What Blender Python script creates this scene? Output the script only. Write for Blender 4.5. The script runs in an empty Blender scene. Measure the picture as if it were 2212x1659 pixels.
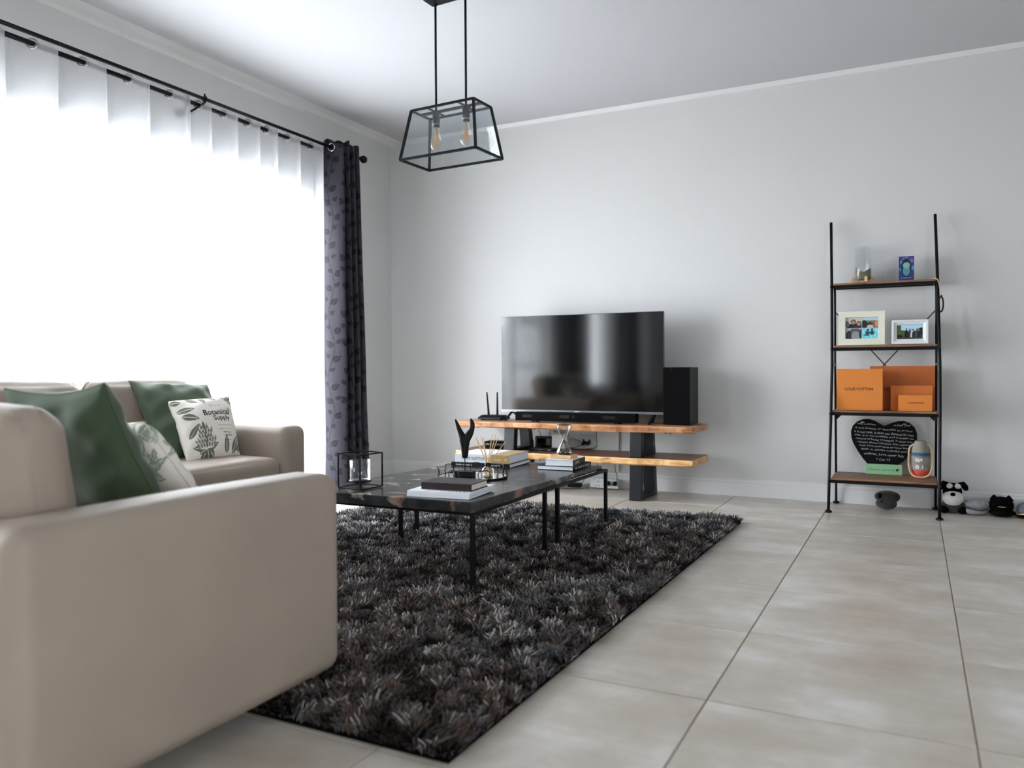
import bpy, bmesh, math, random
import numpy as np
from mathutils import Vector, Matrix
random.seed(7); RNG = np.random.default_rng(11)
SC = bpy.context.scene
COL = SC.collection

# ------------------------------------------------------------------ camera, world, exposure
cam_d = bpy.data.cameras.new('camera'); cam = bpy.data.objects.new('camera', cam_d); COL.objects.link(cam)
cam_d.sensor_width = 36.0; cam_d.lens = 1732.1 / 2212 * 36.0; cam_d.clip_start = 0.05
_vy = Vector((1976 - 1106, -(797 - 829.5), -1732.1)).normalized()
_vx = -Vector((-2343 - 1106, -(816 - 829.5), -1732.1)).normalized()
_vx = (_vx - _vy * _vx.dot(_vy)).normalized(); _vz = _vx.cross(_vy)
cam.matrix_world = Matrix.Translation((3.832, -5.441, 0.84)) @ Matrix((_vx, _vy, _vz)).to_4x4()
cam_d.dof.use_dof = True; cam_d.dof.focus_distance = 3.9; cam_d.dof.aperture_fstop = 2.4
SC.camera = cam

w = bpy.data.worlds.new('daylight'); SC.world = w; w.use_nodes = True
bg = w.node_tree.nodes['Background']; bg.inputs[0].default_value = (0.86, 0.93, 1.0, 1); bg.inputs[1].default_value = 6.0
SC.view_settings.view_transform = 'Standard'; SC.view_settings.look = 'None'
SC.view_settings.exposure = 0.86; SC.view_settings.gamma = 1.0; SC.view_settings.use_curve_mapping = False
try:
    SC.cycles.max_bounces = 10; SC.cycles.diffuse_bounces = 6; SC.cycles.transparent_max_bounces = 24
    SC.cycles.transmission_bounces = 8; SC.cycles.glossy_bounces = 5; SC.cycles.sample_clamp_indirect = 12
    SC.cycles.caustics_reflective = False; SC.cycles.caustics_refractive = False; SC.cycles.blur_glossy = 0.5
except Exception:
    pass

w.cycles.sampling_method = 'NONE'
def daylight(name, loc, rot, sx, sy, L, col=(.915, .957, 1.0)):   # area light outside a window, or fill at the added door
    l = bpy.data.lights.new(name, 'AREA'); l.shape = 'RECTANGLE'; l.size = sx; l.size_y = sy
    l.energy = L * math.pi * sx * sy; l.color = col
    o = bpy.data.objects.new(name, l); o.location = loc; o.rotation_euler = rot; COL.objects.link(o)
daylight('window_daylight', (-0.74, -2.32, 1.16), (0, -math.radians(70), 0), 2.5, 3.0, 10)
daylight('window_daylight', (-0.24, -5.3, 1.35), (0, -math.pi / 2, 0), 1.5, 1.3, 5.5)
daylight('window_daylight', (-0.24, -7.15, 1.35), (0, -math.pi / 2, 0), 1.5, 0.9, 4)
daylight('window_daylight', (7.44, -7.4, 1.15), (0, math.pi / 2, 0), 2.2, 2.2, 3.2)  # fill for the sofa arm, from an opening added out of view

# ------------------------------------------------------------------ materials
def nodes(name):
    m = bpy.data.materials.new(name); m.use_nodes = True
    nt = m.node_tree; return m, nt, nt.nodes['Principled BSDF']
def L(nt, a, b): nt.links.new(a, b)
def srgb(h):
    if isinstance(h, str):
        c = [int(h[i:i + 2], 16) / 255 for i in (0, 2, 4)]
        return tuple(x / 12.92 if x <= .04045 else ((x + .055) / 1.055) ** 2.4 for x in c)
    return h
def rgba(c): return tuple(srgb(c)) + (1,)
def mat(name, col, rough=.5, metal=0, var=0, vscale=6, bump=0, bscale=200, stretch=None, spec=None, sheen=0, rvar=0):
    m, nt, b = nodes(name)
    b.inputs['Roughness'].default_value = rough; b.inputs['Metallic'].default_value = metal
    b.inputs['Base Color'].default_value = rgba(col)
    if spec is not None: b.inputs['Specular IOR Level'].default_value = spec
    if sheen: b.inputs['Sheen Weight'].default_value = sheen
    tc = nt.nodes.new('ShaderNodeTexCoord'); src = tc.outputs['Object']
    if stretch:
        mp = nt.nodes.new('ShaderNodeMapping'); mp.inputs['Scale'].default_value = stretch
        L(nt, src, mp.inputs[0]); src = mp.outputs[0]
    if var or rvar:
        n = nt.nodes.new('ShaderNodeTexNoise'); n.inputs['Scale'].default_value = vscale; n.inputs['Detail'].default_value = 5
        L(nt, src, n.inputs['Vector'])
    if var:
        r = nt.nodes.new('ShaderNodeValToRGB'); c = srgb(col)
        r.color_ramp.elements[0].position = .3; r.color_ramp.elements[1].position = .7
        r.color_ramp.elements[0].color = tuple(max(0, x * (1 - var)) for x in c) + (1,)
        r.color_ramp.elements[1].color = tuple(min(1, x * (1 + var)) for x in c) + (1,)
        L(nt, n.outputs['Fac'], r.inputs[0]); L(nt, r.outputs[0], b.inputs['Base Color'])
    if rvar:
        mr = nt.nodes.new('ShaderNodeMapRange'); mr.inputs['To Min'].default_value = rough - rvar; mr.inputs['To Max'].default_value = rough + rvar
        L(nt, n.outputs['Fac'], mr.inputs['Value']); L(nt, mr.outputs[0], b.inputs['Roughness'])
    if bump:
        n2 = nt.nodes.new('ShaderNodeTexNoise'); n2.inputs['Scale'].default_value = bscale; n2.inputs['Detail'].default_value = 3
        L(nt, src, n2.inputs['Vector'])
        bp = nt.nodes.new('ShaderNodeBump'); bp.inputs['Strength'].default_value = bump; bp.inputs['Distance'].default_value = .002
        L(nt, n2.outputs['Fac'], bp.inputs['Height']); L(nt, bp.outputs[0], b.inputs['Normal'])
    return m
def attr_mat(name, rough=.85, bump=0, bscale=400, sheen=0, spec=.25):
    m, nt, b = nodes(name); b.inputs['Roughness'].default_value = rough; b.inputs['Specular IOR Level'].default_value = spec
    a = nt.nodes.new('ShaderNodeAttribute'); a.attribute_name = 'col'
    L(nt, a.outputs['Color'], b.inputs['Base Color'])
    if sheen: b.inputs['Sheen Weight'].default_value = sheen
    if bump:
        tc = nt.nodes.new('ShaderNodeTexCoord')
        n2 = nt.nodes.new('ShaderNodeTexNoise'); n2.inputs['Scale'].default_value = bscale
        L(nt, tc.outputs['Object'], n2.inputs['Vector'])
        bp = nt.nodes.new('ShaderNodeBump'); bp.inputs['Strength'].default_value = bump; bp.inputs['Distance'].default_value = .001
        L(nt, n2.outputs['Fac'], bp.inputs['Height']); L(nt, bp.outputs[0], b.inputs['Normal'])
    return m
def glass_mat(name, tint=(1, 1, 1), refl=1.0, ior=1.45, pwr=4.0, amt=.7):
    m = bpy.data.materials.new(name); m.use_nodes = True; nt = m.node_tree
    for n in list(nt.nodes):
        if n.type == 'BSDF_PRINCIPLED': nt.nodes.remove(n)
    out = [n for n in nt.nodes if n.type == 'OUTPUT_MATERIAL'][0]
    t = nt.nodes.new('ShaderNodeBsdfTransparent'); t.inputs[0].default_value = tuple(tint) + (1,)
    g = nt.nodes.new('ShaderNodeBsdfGlossy'); g.inputs['Roughness'].default_value = .02
    g.inputs['Color'].default_value = (refl, refl, refl, 1)
    f = nt.nodes.new('ShaderNodeLayerWeight'); f.inputs['Blend'].default_value = .5
    pw = nt.nodes.new('ShaderNodeMath'); pw.operation = 'POWER'; pw.inputs[1].default_value = pwr; L(nt, f.outputs['Facing'], pw.inputs[0])
    ml = nt.nodes.new('ShaderNodeMath'); ml.operation = 'MULTIPLY_ADD'; ml.inputs[1].default_value = amt; ml.inputs[2].default_value = (ior - 1) ** 2 / (ior + 1) ** 2
    ml.use_clamp = True; L(nt, pw.outputs[0], ml.inputs[0]); f = ml
    mx = nt.nodes.new('ShaderNodeMixShader')
    L(nt, f.outputs[0], mx.inputs[0]); L(nt, t.outputs[0], mx.inputs[1]); L(nt, g.outputs[0], mx.inputs[2]); L(nt, mx.outputs[0], out.inputs[0])
    return m
def sheer_mat():
    m = bpy.data.materials.new('white_voile'); m.use_nodes = True; nt = m.node_tree
    for n in list(nt.nodes):
        if n.type == 'BSDF_PRINCIPLED': nt.nodes.remove(n)
    out = [n for n in nt.nodes if n.type == 'OUTPUT_MATERIAL'][0]
    t = nt.nodes.new('ShaderNodeBsdfTransparent'); t.inputs[0].default_value = (1, 1, 1, 1)
    tl = nt.nodes.new('ShaderNodeBsdfTranslucent'); tl.inputs[0].default_value = (.93, .94, .96, 1)
    d = nt.nodes.new('ShaderNodeBsdfDiffuse'); d.inputs[0].default_value = (.86, .87, .90, 1)
    m1 = nt.nodes.new('ShaderNodeMixShader'); m1.inputs[0].default_value = .6
    m2 = nt.nodes.new('ShaderNodeMixShader')
    wv = nt.nodes.new('ShaderNodeTexNoise'); wv.inputs['Scale'].default_value = 260
    tc = nt.nodes.new('ShaderNodeTexCoord'); L(nt, tc.outputs['Object'], wv.inputs['Vector'])
    mr = nt.nodes.new('ShaderNodeMapRange'); mr.inputs['To Min'].default_value = .38; mr.inputs['To Max'].default_value = .50
    L(nt, wv.outputs['Fac'], mr.inputs['Value']); L(nt, mr.outputs[0], m2.inputs[0])
    L(nt, tl.outputs[0], m1.inputs[1]); L(nt, d.outputs[0], m1.inputs[2]); L(nt, t.outputs[0], m2.inputs[1]); L(nt, m1.outputs[0], m2.inputs[2]); L(nt, m2.outputs[0], out.inputs[0])
    return m
def tile_mat():
    m, nt, b = nodes('cement_tile')
    g = nt.nodes.new('ShaderNodeNewGeometry'); oi = nt.nodes.new('ShaderNodeObjectInfo')
    ad = nt.nodes.new('ShaderNodeVectorMath'); ad.operation = 'MULTIPLY_ADD'; ad.inputs[1].default_value = (1, 1, 1)
    cx = nt.nodes.new('ShaderNodeVectorMath'); cx.operation = 'SCALE'; cx.inputs['Scale'].default_value = 37
    cb = nt.nodes.new('ShaderNodeCombineXYZ'); L(nt, oi.outputs['Random'], cb.inputs[0]); L(nt, oi.outputs['Random'], cb.inputs[1])
    L(nt, cb.outputs[0], cx.inputs[0]); L(nt, g.outputs['Position'], ad.inputs[0]); L(nt, cx.outputs[0], ad.inputs[2])
    def noise(scale, mapping, det=5):
        mp = nt.nodes.new('ShaderNodeMapping'); mp.inputs['Scale'].default_value = mapping
        L(nt, ad.outputs[0], mp.inputs[0]); n = nt.nodes.new('ShaderNodeTexNoise'); n.inputs['Scale'].default_value = scale
        n.inputs['Detail'].default_value = det; n.inputs['Roughness'].default_value = .6; L(nt, mp.outputs[0], n.inputs['Vector']); return n
    n1 = noise(3.2, (1, 1, 1)); n2 = noise(4.5, (.55, 1.9, 1), 6); n3 = noise(7, (1.8, .7, 1), 4)
    s1 = nt.nodes.new('ShaderNodeMath'); s1.operation = 'MULTIPLY_ADD'; s1.inputs[1].default_value = .30; L(nt, n2.outputs['Fac'], s1.inputs[0]); 
    s0 = nt.nodes.new('ShaderNodeMath'); s0.operation = 'MULTIPLY'; s0.inputs[1].default_value = .58; L(nt, n1.outputs['Fac'], s0.inputs[0]); L(nt, s0.outputs[0], s1.inputs[2])
    s2 = nt.nodes.new('ShaderNodeMath'); s2.operation = 'MULTIPLY_ADD'; s2.inputs[1].default_value = .12; L(nt, n3.outputs['Fac'], s2.inputs[0]); L(nt, s1.outputs[0], s2.inputs[2])
    r = nt.nodes.new('ShaderNodeValToRGB'); e = r.color_ramp.elements
    e[0].position = .36; e[0].color = rgba('aca194'); e[1].position = .64; e[1].color = rgba('d2cfca')
    x = r.color_ramp.elements.new(.5); x.color = rgba('bdb5aa')
    L(nt, s2.outputs[0], r.inputs[0]); L(nt, r.outputs[0], b.inputs['Base Color'])
    mr = nt.nodes.new('ShaderNodeMapRange'); mr.inputs['From Min'].default_value = .35; mr.inputs['From Max'].default_value = .65
    mr.inputs['To Min'].default_value = .36; mr.inputs['To Max'].default_value = .285
    L(nt, n2.outputs['Fac'], mr.inputs['Value']); L(nt, mr.outputs[0], b.inputs['Roughness'])
    return m
def wood_mat(name, dark, mid, light, scale=3.0, rough=.45, stretch=(1, 9, 9), knots=True):
    m, nt, b = nodes(name); tc = nt.nodes.new('ShaderNodeTexCoord')
    mp = nt.nodes.new('ShaderNodeMapping'); mp.inputs['Scale'].default_value = stretch; L(nt, tc.outputs['Object'], mp.inputs[0])
    n = nt.nodes.new('ShaderNodeTexNoise'); n.inputs['Scale'].default_value = scale; n.inputs['Detail'].default_value = 8; n.inputs['Distortion'].default_value = 1.2
    L(nt, mp.outputs[0], n.inputs['Vector'])
    r = nt.nodes.new('ShaderNodeValToRGB'); e = r.color_ramp.elements
    e[0].position = .3; e[0].color = rgba(dark); e[1].position = .68; e[1].color = rgba(light); x = r.color_ramp.elements.new(.47); x.color = rgba(mid)
    L(nt, n.outputs['Fac'], r.inputs[0]); L(nt, r.outputs[0], b.inputs['Base Color'])
    b.inputs['Roughness'].default_value = rough
    bp = nt.nodes.new('ShaderNodeBump'); bp.inputs['Strength'].default_value = .15; bp.inputs['Distance'].default_value = .002
    L(nt, n.outputs['Fac'], bp.inputs['Height']); L(nt, bp.outputs[0], b.inputs['Normal'])
    return m
def stone_mat():
    m, nt, b = nodes('petrified_stone'); tc = nt.nodes.new('ShaderNodeTexCoord')
    def nz(scale, det=5, dist=0):
        n = nt.nodes.new('ShaderNodeTexNoise'); n.inputs['Scale'].default_value = scale; n.inputs['Detail'].default_value = det; n.inputs['Distortion'].default_value = dist
        L(nt, tc.outputs['Object'], n.inputs['Vector']); return n
    n0 = nz(5, 6, .6); r0 = nt.nodes.new('ShaderNodeValToRGB'); e = r0.color_ramp.elements
    e[0].position = .35; e[0].color = rgba('15171a'); e[1].position = .75; e[1].color = rgba('3b3b3b'); L(nt, n0.outputs['Fac'], r0.inputs[0])
    n1 = nz(8.5, 6, .5); r1 = nt.nodes.new('ShaderNodeValToRGB'); e = r1.color_ramp.elements
    e[0].position = .575; e[0].color = (0, 0, 0, 1); e[1].position = .66; e[1].color = (1, 1, 1, 1); L(nt, n1.outputs['Fac'], r1.inputs[0])
    n2 = nz(2.2, 2); r2 = nt.nodes.new('ShaderNodeValToRGB'); e = r2.color_ramp.elements
    e[0].position = .42; e[0].color = rgba('8c867a'); e[1].position = .58; e[1].color = rgba('735344'); L(nt, n2.outputs['Fac'], r2.inputs[0])
    mx = nt.nodes.new('ShaderNodeMix'); mx.data_type = 'RGBA'
    L(nt, r1.outputs[0], mx.inputs[0]); L(nt, r0.outputs[0], mx.inputs[6]); L(nt, r2.outputs[0], mx.inputs[7])
    L(nt, mx.outputs[2], b.inputs['Base Color']); b.inputs['Roughness'].default_value = .24; b.inputs['Specular IOR Level'].default_value = .4
    return m

def refr_mat():
    m, nt, b = nodes('blown_glass'); b.inputs['Transmission Weight'].default_value = 1.0; b.inputs['Roughness'].default_value = .0; b.inputs['IOR'].default_value = 1.45
    return m
M = dict(
    rglass=refr_mat(),
    wall=mat('wall_paint', 'cbcbca', .85, bump=.05, bscale=500),
    ceil=mat('ceiling_paint', 'bfc0c4', .9), white=mat('white_trim', 'd6d6d6', .5), tile=tile_mat(),
    grout=mat('grout', '8f8478', .9), alu=mat('white_aluminium', 'c8ccd0', .4), glass=glass_mat('clear_glass'),
    patio=mat('patio_concrete', 'b9b7b2', .8, var=.08), black=mat('black_metal', '0d0d0f', .42, spec=.18), rod=mat('black_rod', '0c0c0e', .3, spec=.18),
    chrome=mat('chrome', 'c8c8c8', .15, 1), sheer=sheer_mat(), sofa=mat('taupe_leatherette', '95887b', .58, var=.07, vscale=3, bump=.25, bscale=700, spec=.35),
    foot=mat('black_foot', '0a0a0a', .5, spec=.18), green=mat('green_cotton', '3b4b35', .85, var=.08, vscale=8, bump=.3, bscale=900, sheen=.15),
    seam=mat('dark_seam', '4d463f', .8),
    wood=wood_mat('live_edge_wood', '85512f', 'b07c55', 'c99a70', 4.5, .42, (1, 4, 6)),
    woodp=wood_mat('pale_live_edge', '8a5a32', 'cf9f69', 'e0b880', 5.5, .45, (1, 4, 6)),
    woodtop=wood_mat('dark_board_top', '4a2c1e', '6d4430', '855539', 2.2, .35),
    shelfwood=wood_mat('shelf_wood', '5c402d', '7d5a41', '93704f', 3, .55, (1, 7, 7)),
    legm=mat('painted_steel', '101317', .42, spec=.35, rvar=.05), stone=stone_mat(),
    screen=mat('tv_screen', '030304', .08, spec=.72), bezel=mat('tv_bezel', '1b1c1f', .3), silver=mat('silver_trim', '7a7d82', .3, .8),
    plast=mat('black_plastic', '0b0c0e', .4, spec=.18), grille=mat('speaker_cloth', '050506', .9, spec=.1, bump=.3, bscale=1500), plastw=mat('white_plastic', 'c9cbcb', .45),
    cable=mat('black_cable', '080808', .6, spec=.15), wcable=mat('grey_cable', 'a4a4a2', .5), orange=mat('orange_card', 'd07a2c', .7, var=.03, vscale=30),
    orange2=mat('orange_card_shaded', 'b3602b', .75, var=.03, vscale=30), orange3=mat('orange_card_part_shaded', 'c46b2a', .72, var=.03, vscale=30),  # darker cards for the rear boxes, their shade put into the colour
    ink=mat('dark_ink', '2a1c14', .8), inkb=mat('black_ink', '151515', .8), inkw=mat('white_ink', 'e6e6e6', .8),
    chalkb=mat('chalkboard', '070708', .7, var=.3, vscale=20, spec=.12), chalk=mat('chalk', 'a9acae', .9), gcard=mat('green_card', '86b48a', .8),
    cream=mat('cream_frame', 'd8d5c4', .6), whitef=mat('white_frame', 'd9dadd', .4), photo=attr_mat('photo_print', .35),
    vase=attr_mat('vase_paint', .75, bump=.4, bscale=80), rope=mat('rope', 'cbb08c', .9, bump=.4, bscale=300),
    cglass=glass_mat('curved_glass', (.96, .97, .98), pwr=2.6, amt=.6), bulbg=glass_mat('bulb_glass', (.98, .93, .84)), fil=mat('filament', 'c98a4a', .5), paper=mat('book_pages', 'cfcbc2', .9, var=.06, vscale=3, stretch=(1, 1, 150)),
    wpaper=mat('white_pages', 'd6dbe3', .9, var=.05, vscale=3, stretch=(1, 1, 150)),
    leather=mat('burgundy_leather', '1f1115', .38, spec=.35, bump=.3, bscale=500), navy=mat('dark_cover', '0d0f13', .45, spec=.25), wcover=mat('white_cover', 'dcdfe4', .35),
    gold=mat('tan_cover', 'a88a5a', .4), bcover=mat('black_cover', '090a0c', .35, spec=.3), sculpt=mat('black_carved_wood', '080809', .5, spec=.2, bump=.15, bscale=40),
    reed=mat('reed', 'd9b27c', .8), plateglass=glass_mat('tinted_glass', (.93, .95, .96)), mirror=mat('tray_mirror', 'b9bcc0', .08, 1),
    lightwood=wood_mat('light_wood', 'b48a5c', 'd0a877', 'dcb98a', 6, .5, (1, 5, 5)), sand=mat('dark_sand', '101012', .9),
    amber=glass_mat('amber_glass', (.62, .56, .40)), curt=attr_mat('jacquard', .6, bump=.25, bscale=900),
    print=attr_mat('printed_cotton', .9, bump=.3, bscale=900), plushw=mat('white_plush', 'd2d0cb', 1, bump=.8, bscale=160, sheen=.4),
    plushb=mat('black_plush', '070708', 1, bump=.8, bscale=160, spec=.08), plushg=mat('dark_grey_plush', '2c2c2d', 1, bump=.9, bscale=120, var=.35, vscale=25, sheen=.2),
    knit=mat('grey_knit', '8b8d90', 1, bump=.9, bscale=180, var=.15, vscale=60, sheen=.2), brass=mat('gilt_trim', 'd0a574', .35, .6),
    doll=attr_mat('box_print', .4), rugb=mat('rug_backing', '080706', 1, spec=.05), led=mat('red_led', 'c0504a', .4), liquid=mat('reed_oil', 'cdbb9b', .2),
)

# ------------------------------------------------------------------ mesh building
class MB:
    def __init__(s): s.v = []; s.f = []; s.n = 0
    def add(s, v, f, xf=None):
        v = np.asarray(v, float).reshape(-1, 3)
        if xf is not None:
            A = np.array(xf); v = v @ A[:3, :3].T + A[:3, 3]
        s.v.append(v); s.f += [tuple(i + s.n for i in q) for q in f]; s.n += len(v); return s
    def box(s, x0, x1, y0, y1, z0, z1, xf=None):
        v = [(x, y, z) for x in (x0, x1) for y in (y0, y1) for z in (z0, z1)]
        return s.add(v, [(0, 1, 3, 2), (4, 6, 7, 5), (0, 4, 5, 1), (2, 3, 7, 6), (0, 2, 6, 4), (1, 5, 7, 3)], xf)
    def hexa(s, bot, top):   # 4 bottom, 4 top corners, counter-clockwise
        return s.add(list(bot) + list(top), [(3, 2, 1, 0), (4, 5, 6, 7), (0, 1, 5, 4), (1, 2, 6, 5), (2, 3, 7, 6), (3, 0, 4, 7)])
    def tube(s, path, r, n=10, closed=False, cap=True, rz=None):
        P = [Vector(p) for p in path]; K = len(P); R = r if isinstance(r, (list, tuple)) else [r] * K
        vs = []; fs = []; T = []
        for i in range(K):
            a = P[(i - 1) % K] if (closed or i > 0) else P[i]; b = P[(i + 1) % K] if (closed or i < K - 1) else P[i]
            T.append((b - a).normalized())
        up = Vector((0, 0, 1)) if abs(T[0].z) < .9 else Vector((1, 0, 0))
        u = T[0].cross(up).normalized()
        for i in range(K):
            u = (u - T[i] * u.dot(T[i]))
            u = u.normalized() if u.length > 1e-6 else T[i].orthogonal().normalized()
            q = T[i].cross(u)
            for k in range(n):
                a = 2 * math.pi * k / n; vs.append(P[i] + (u * math.cos(a) + q * math.sin(a)) * R[i])
        m = K if closed else K - 1
        for i in range(m):
            for k in range(n):
                j = (i + 1) % K; fs.append((i * n + k, i * n + (k + 1) % n, j * n + (k + 1) % n, j * n + k))
        if cap and not closed: fs += [tuple(range(n))[::-1], tuple((K - 1) * n + k for k in range(n))]
        return s.add([tuple(p) for p in vs], fs)
    def bar(s, a, b, w, h=None, up=(0, 0, 1)):
        a = Vector(a); b = Vector(b); h = h or w; d = (b - a).normalized(); up = Vector(up)
        if abs(d.dot(up)) > .95: up = Vector((0, 1, 0)) if abs(d.y) < .9 else Vector((1, 0, 0))
        u = d.cross(up).normalized(); q = u.cross(d)
        c = [u * (sx * w / 2) + q * (sy * h / 2) for sx, sy in ((-1, -1), (1, -1), (1, 1), (-1, 1))]
        return s.add([tuple(a + x) for x in c] + [tuple(b + x) for x in c], [(3, 2, 1, 0), (4, 5, 6, 7), (0, 1, 5, 4), (1, 2, 6, 5), (2, 3, 7, 6), (3, 0, 4, 7)])
    def lathe(s, prof, c=(0, 0, 0), n=32, sx=1, sy=1):
        vs = []; fs = []; K = len(prof)
        for r, z in prof:
            for k in range(n):
                a = 2 * math.pi * k / n; vs.append((c[0] + r * math.cos(a) * sx, c[1] + r * math.sin(a) * sy, c[2] + z))
        for i in range(K - 1):
            for k in range(n): fs.append((i * n + k, i * n + (k + 1) % n, (i + 1) * n + (k + 1) % n, (i + 1) * n + k))
        if prof[0][0] > 1e-5: fs.append(tuple(range(n))[::-1])
        if prof[-1][0] > 1e-5: fs.append(tuple((K - 1) * n + k for k in range(n)))
        return s.add(vs, fs)
    def ball(s, c, rx, ry=None, rz=None, n=20, xf=None, noise=0, seed=1):
        ry = ry or rx; rz = rz or rx; vs = []; fs = []
        h = n // 2; ph = RNG.random(6) * 6
        for i in range(h + 1):
            t = math.pi * i / h
            for k in range(n):
                a = 2 * math.pi * k / n; d = (math.sin(t) * math.cos(a), math.sin(t) * math.sin(a), -math.cos(t))
                q = 1 + noise * (math.sin(3 * d[0] + ph[0]) + math.sin(5 * d[1] + ph[1]) + math.sin(4 * d[2] + ph[2])) / 3
                vs.append((d[0] * rx * q, d[1] * ry * q, d[2] * rz * q))
        for i in range(h):
            for k in range(n): fs.append((i * n + k, i * n + (k + 1) % n, (i + 1) * n + (k + 1) % n, (i + 1) * n + k))
        vs = np.array(vs)
        if xf is not None: vs = vs @ np.array(xf)[:3, :3].T
        return s.add(vs + np.array(c), fs)
    def rbox(s, x0, x1, y0, y1, z0, z1, r, bulge=(0, 0, 0), k=4, m=6, xf=None, wr=0):
        h = np.array([(x1 - x0) / 2, (y1 - y0) / 2, (z1 - z0) / 2]); c = np.array([(x0 + x1) / 2, (y0 + y1) / 2, (z0 + z1) / 2])
        r = min(r, *(h * .999))
        def ts(H):
            a = np.linspace(-H, -(H - r), k + 1)[:-1]; b = np.linspace(-(H - r), H - r, m + 1); return np.concatenate([a, b, -a[::-1]])
        idx = {}; V = []; F = []
        def vid(p):
            key = tuple(np.round(p, 6))
            if key not in idx: idx[key] = len(V); V.append(p)
            return idx[key]
        for ax in range(3):
            o = [a for a in range(3) if a != ax]; A = ts(h[o[0]]); B = ts(h[o[1]])
            for sg in (-1, 1):
                g = []
                for a in A:
                    row = []
                    for b_ in B:
                        p = [0, 0, 0]; p[ax] = sg * h[ax]; p[o[0]] = a; p[o[1]] = b_; row.append(vid(p))
                    g.append(row)
                for i in range(len(A) - 1):
                    for j in range(len(B) - 1):
                        q = (g[i][j], g[i + 1][j], g[i + 1][j + 1], g[i][j + 1])
                        flip = (sg > 0) if ax != 1 else (sg < 0)
                        F.append(q if flip else q[::-1])
        V = np.array(V); inn = np.clip(V, -(h - r), h - r); d = V - inn; ln = np.linalg.norm(d, axis=1, keepdims=True)
        U = V / h
        V = inn + d / np.maximum(ln, 1e-9) * r
        for ax in range(3):
            if bulge[ax]:
                o = [a for a in range(3) if a != ax]
                V[:, ax] += np.sign(U[:, ax]) * np.abs(U[:, ax]) ** 2 * bulge[ax] * np.maximum(0, 1 - U[:, o[0]] ** 2) * np.maximum(0, 1 - U[:, o[1]] ** 2)
        if wr:
            V += wr * np.stack([np.sin(31 * V[:, 1] + 17 * V[:, 2]), np.sin(23 * V[:, 2] + 19 * V[:, 0]), np.sin(27 * V[:, 0] + 13 * V[:, 1])], 1) / 2
        return s.add(V + c, F, xf)
    def build(s, name, m, parent=None, smooth=False, bevel=0, cols=None, props=None, segs=2):
        V = np.concatenate(s.v)
        if parent is not None:
            o_ = parent; off = Vector((0, 0, 0))
            while o_ is not None: off += o_.location; o_ = o_.parent
            V = V - np.array(off)
        me = bpy.data.meshes.new(name); me.from_pydata([tuple(p) for p in V], [], s.f)
        if cols is not None:
            a = me.color_attributes.new('col', 'FLOAT_COLOR', 'POINT'); c = np.ones((len(V), 4), np.float32); c[:, :3] = cols
            a.data.foreach_set('color', c.ravel())
        if isinstance(m, (list, tuple)):
            for q in m: me.materials.append(q)
        else: me.materials.append(m)
        if smooth: me.polygons.foreach_set('use_smooth', [True] * len(me.polygons))
        me.update()
        o = bpy.data.objects.new(name, me); COL.objects.link(o)
        if parent is not None: o.parent = parent
        if name in ('lettering', 'handwriting', 'socket_holes'): o['kind'] = 'stuff'
        if bevel:
            b = o.modifiers.new('bevel', 'BEVEL'); b.width = bevel; b.segments = segs; b.limit_method = 'ANGLE'; b.angle_limit = .7
        if props:
            for k_, v_ in props.items(): o[k_] = v_
        return o
def B(*a, **k): return MB().box(*a, **k)
def tag(o, label, cat, group=None):
    o['label'] = label; o['category'] = cat
    if group: o['group'] = group
    return o
def thing(name, label, cat, loc, group=None):
    o = bpy.data.objects.new(name, None); o.empty_display_size = .1; o.location = loc; COL.objects.link(o); return tag(o, label, cat, group)
def struct(o): o['kind'] = 'structure'; return o
def sroot(name):
    o = bpy.data.objects.new(name, None); COL.objects.link(o); o['kind'] = 'structure'; return o
def smoothpath(pts, n=8):
    P = [Vector(p) for p in pts]; out = []
    for i in range(len(P) - 1):
        p0 = P[max(i - 1, 0)]; p1 = P[i]; p2 = P[i + 1]; p3 = P[min(i + 2, len(P) - 1)]
        for k in range(n):
            t = k / n
            out.append(.5 * ((2 * p1) + (p2 - p0) * t + (2 * p0 - 5 * p1 + 4 * p2 - p3) * t * t + (-p0 + 3 * p1 - 3 * p2 + p3) * t ** 3))
    return out + [P[-1]]
_tc = {}
def text(body, width=None, height=None, shear=0, ext=0.0, align='CENTER', bold=0):
    cu = bpy.data.curves.new('t', 'FONT'); cu.body = body; cu.size = 1; cu.align_x = align; cu.align_y = 'CENTER'; cu.shear = shear
    cu.resolution_u = 2; cu.offset = bold; cu.extrude = 0
    o = bpy.data.objects.new('t', cu); COL.objects.link(o)
    dg = bpy.context.evaluated_depsgraph_get(); me = bpy.data.meshes.new_from_object(o.evaluated_get(dg))
    V = np.array([v.co[:] for v in me.vertices]).reshape(-1, 3); F = [tuple(p.vertices) for p in me.polygons]
    bpy.data.objects.remove(o); bpy.data.curves.remove(cu); bpy.data.meshes.remove(me)
    if len(V) == 0: return V, F
    w0, w1 = V[:, 0].min(), V[:, 0].max(); h0, h1 = V[:, 1].min(), V[:, 1].max()
    sx = width / (w1 - w0) if width else None; sy = height / (h1 - h0) if height else None
    sx = sx or sy; sy = sy or sx
    V[:, 0] = (V[:, 0] - (0 if align == 'LEFT' else (w0 + w1) / 2)) * sx; V[:, 1] = (V[:, 1] - (h0 + h1) / 2) * sy
    return V, F
def frame3(o, ux, uy):   # matrix mapping text plane (x,y) to origin o with axes ux, uy
    ux = Vector(ux).normalized(); uy = Vector(uy).normalized(); uz = ux.cross(uy)
    m = Matrix.Identity(4)
    for i in range(3): m[i][0] = ux[i]; m[i][1] = uy[i]; m[i][2] = uz[i]; m[i][3] = o[i]
    return m

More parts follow.
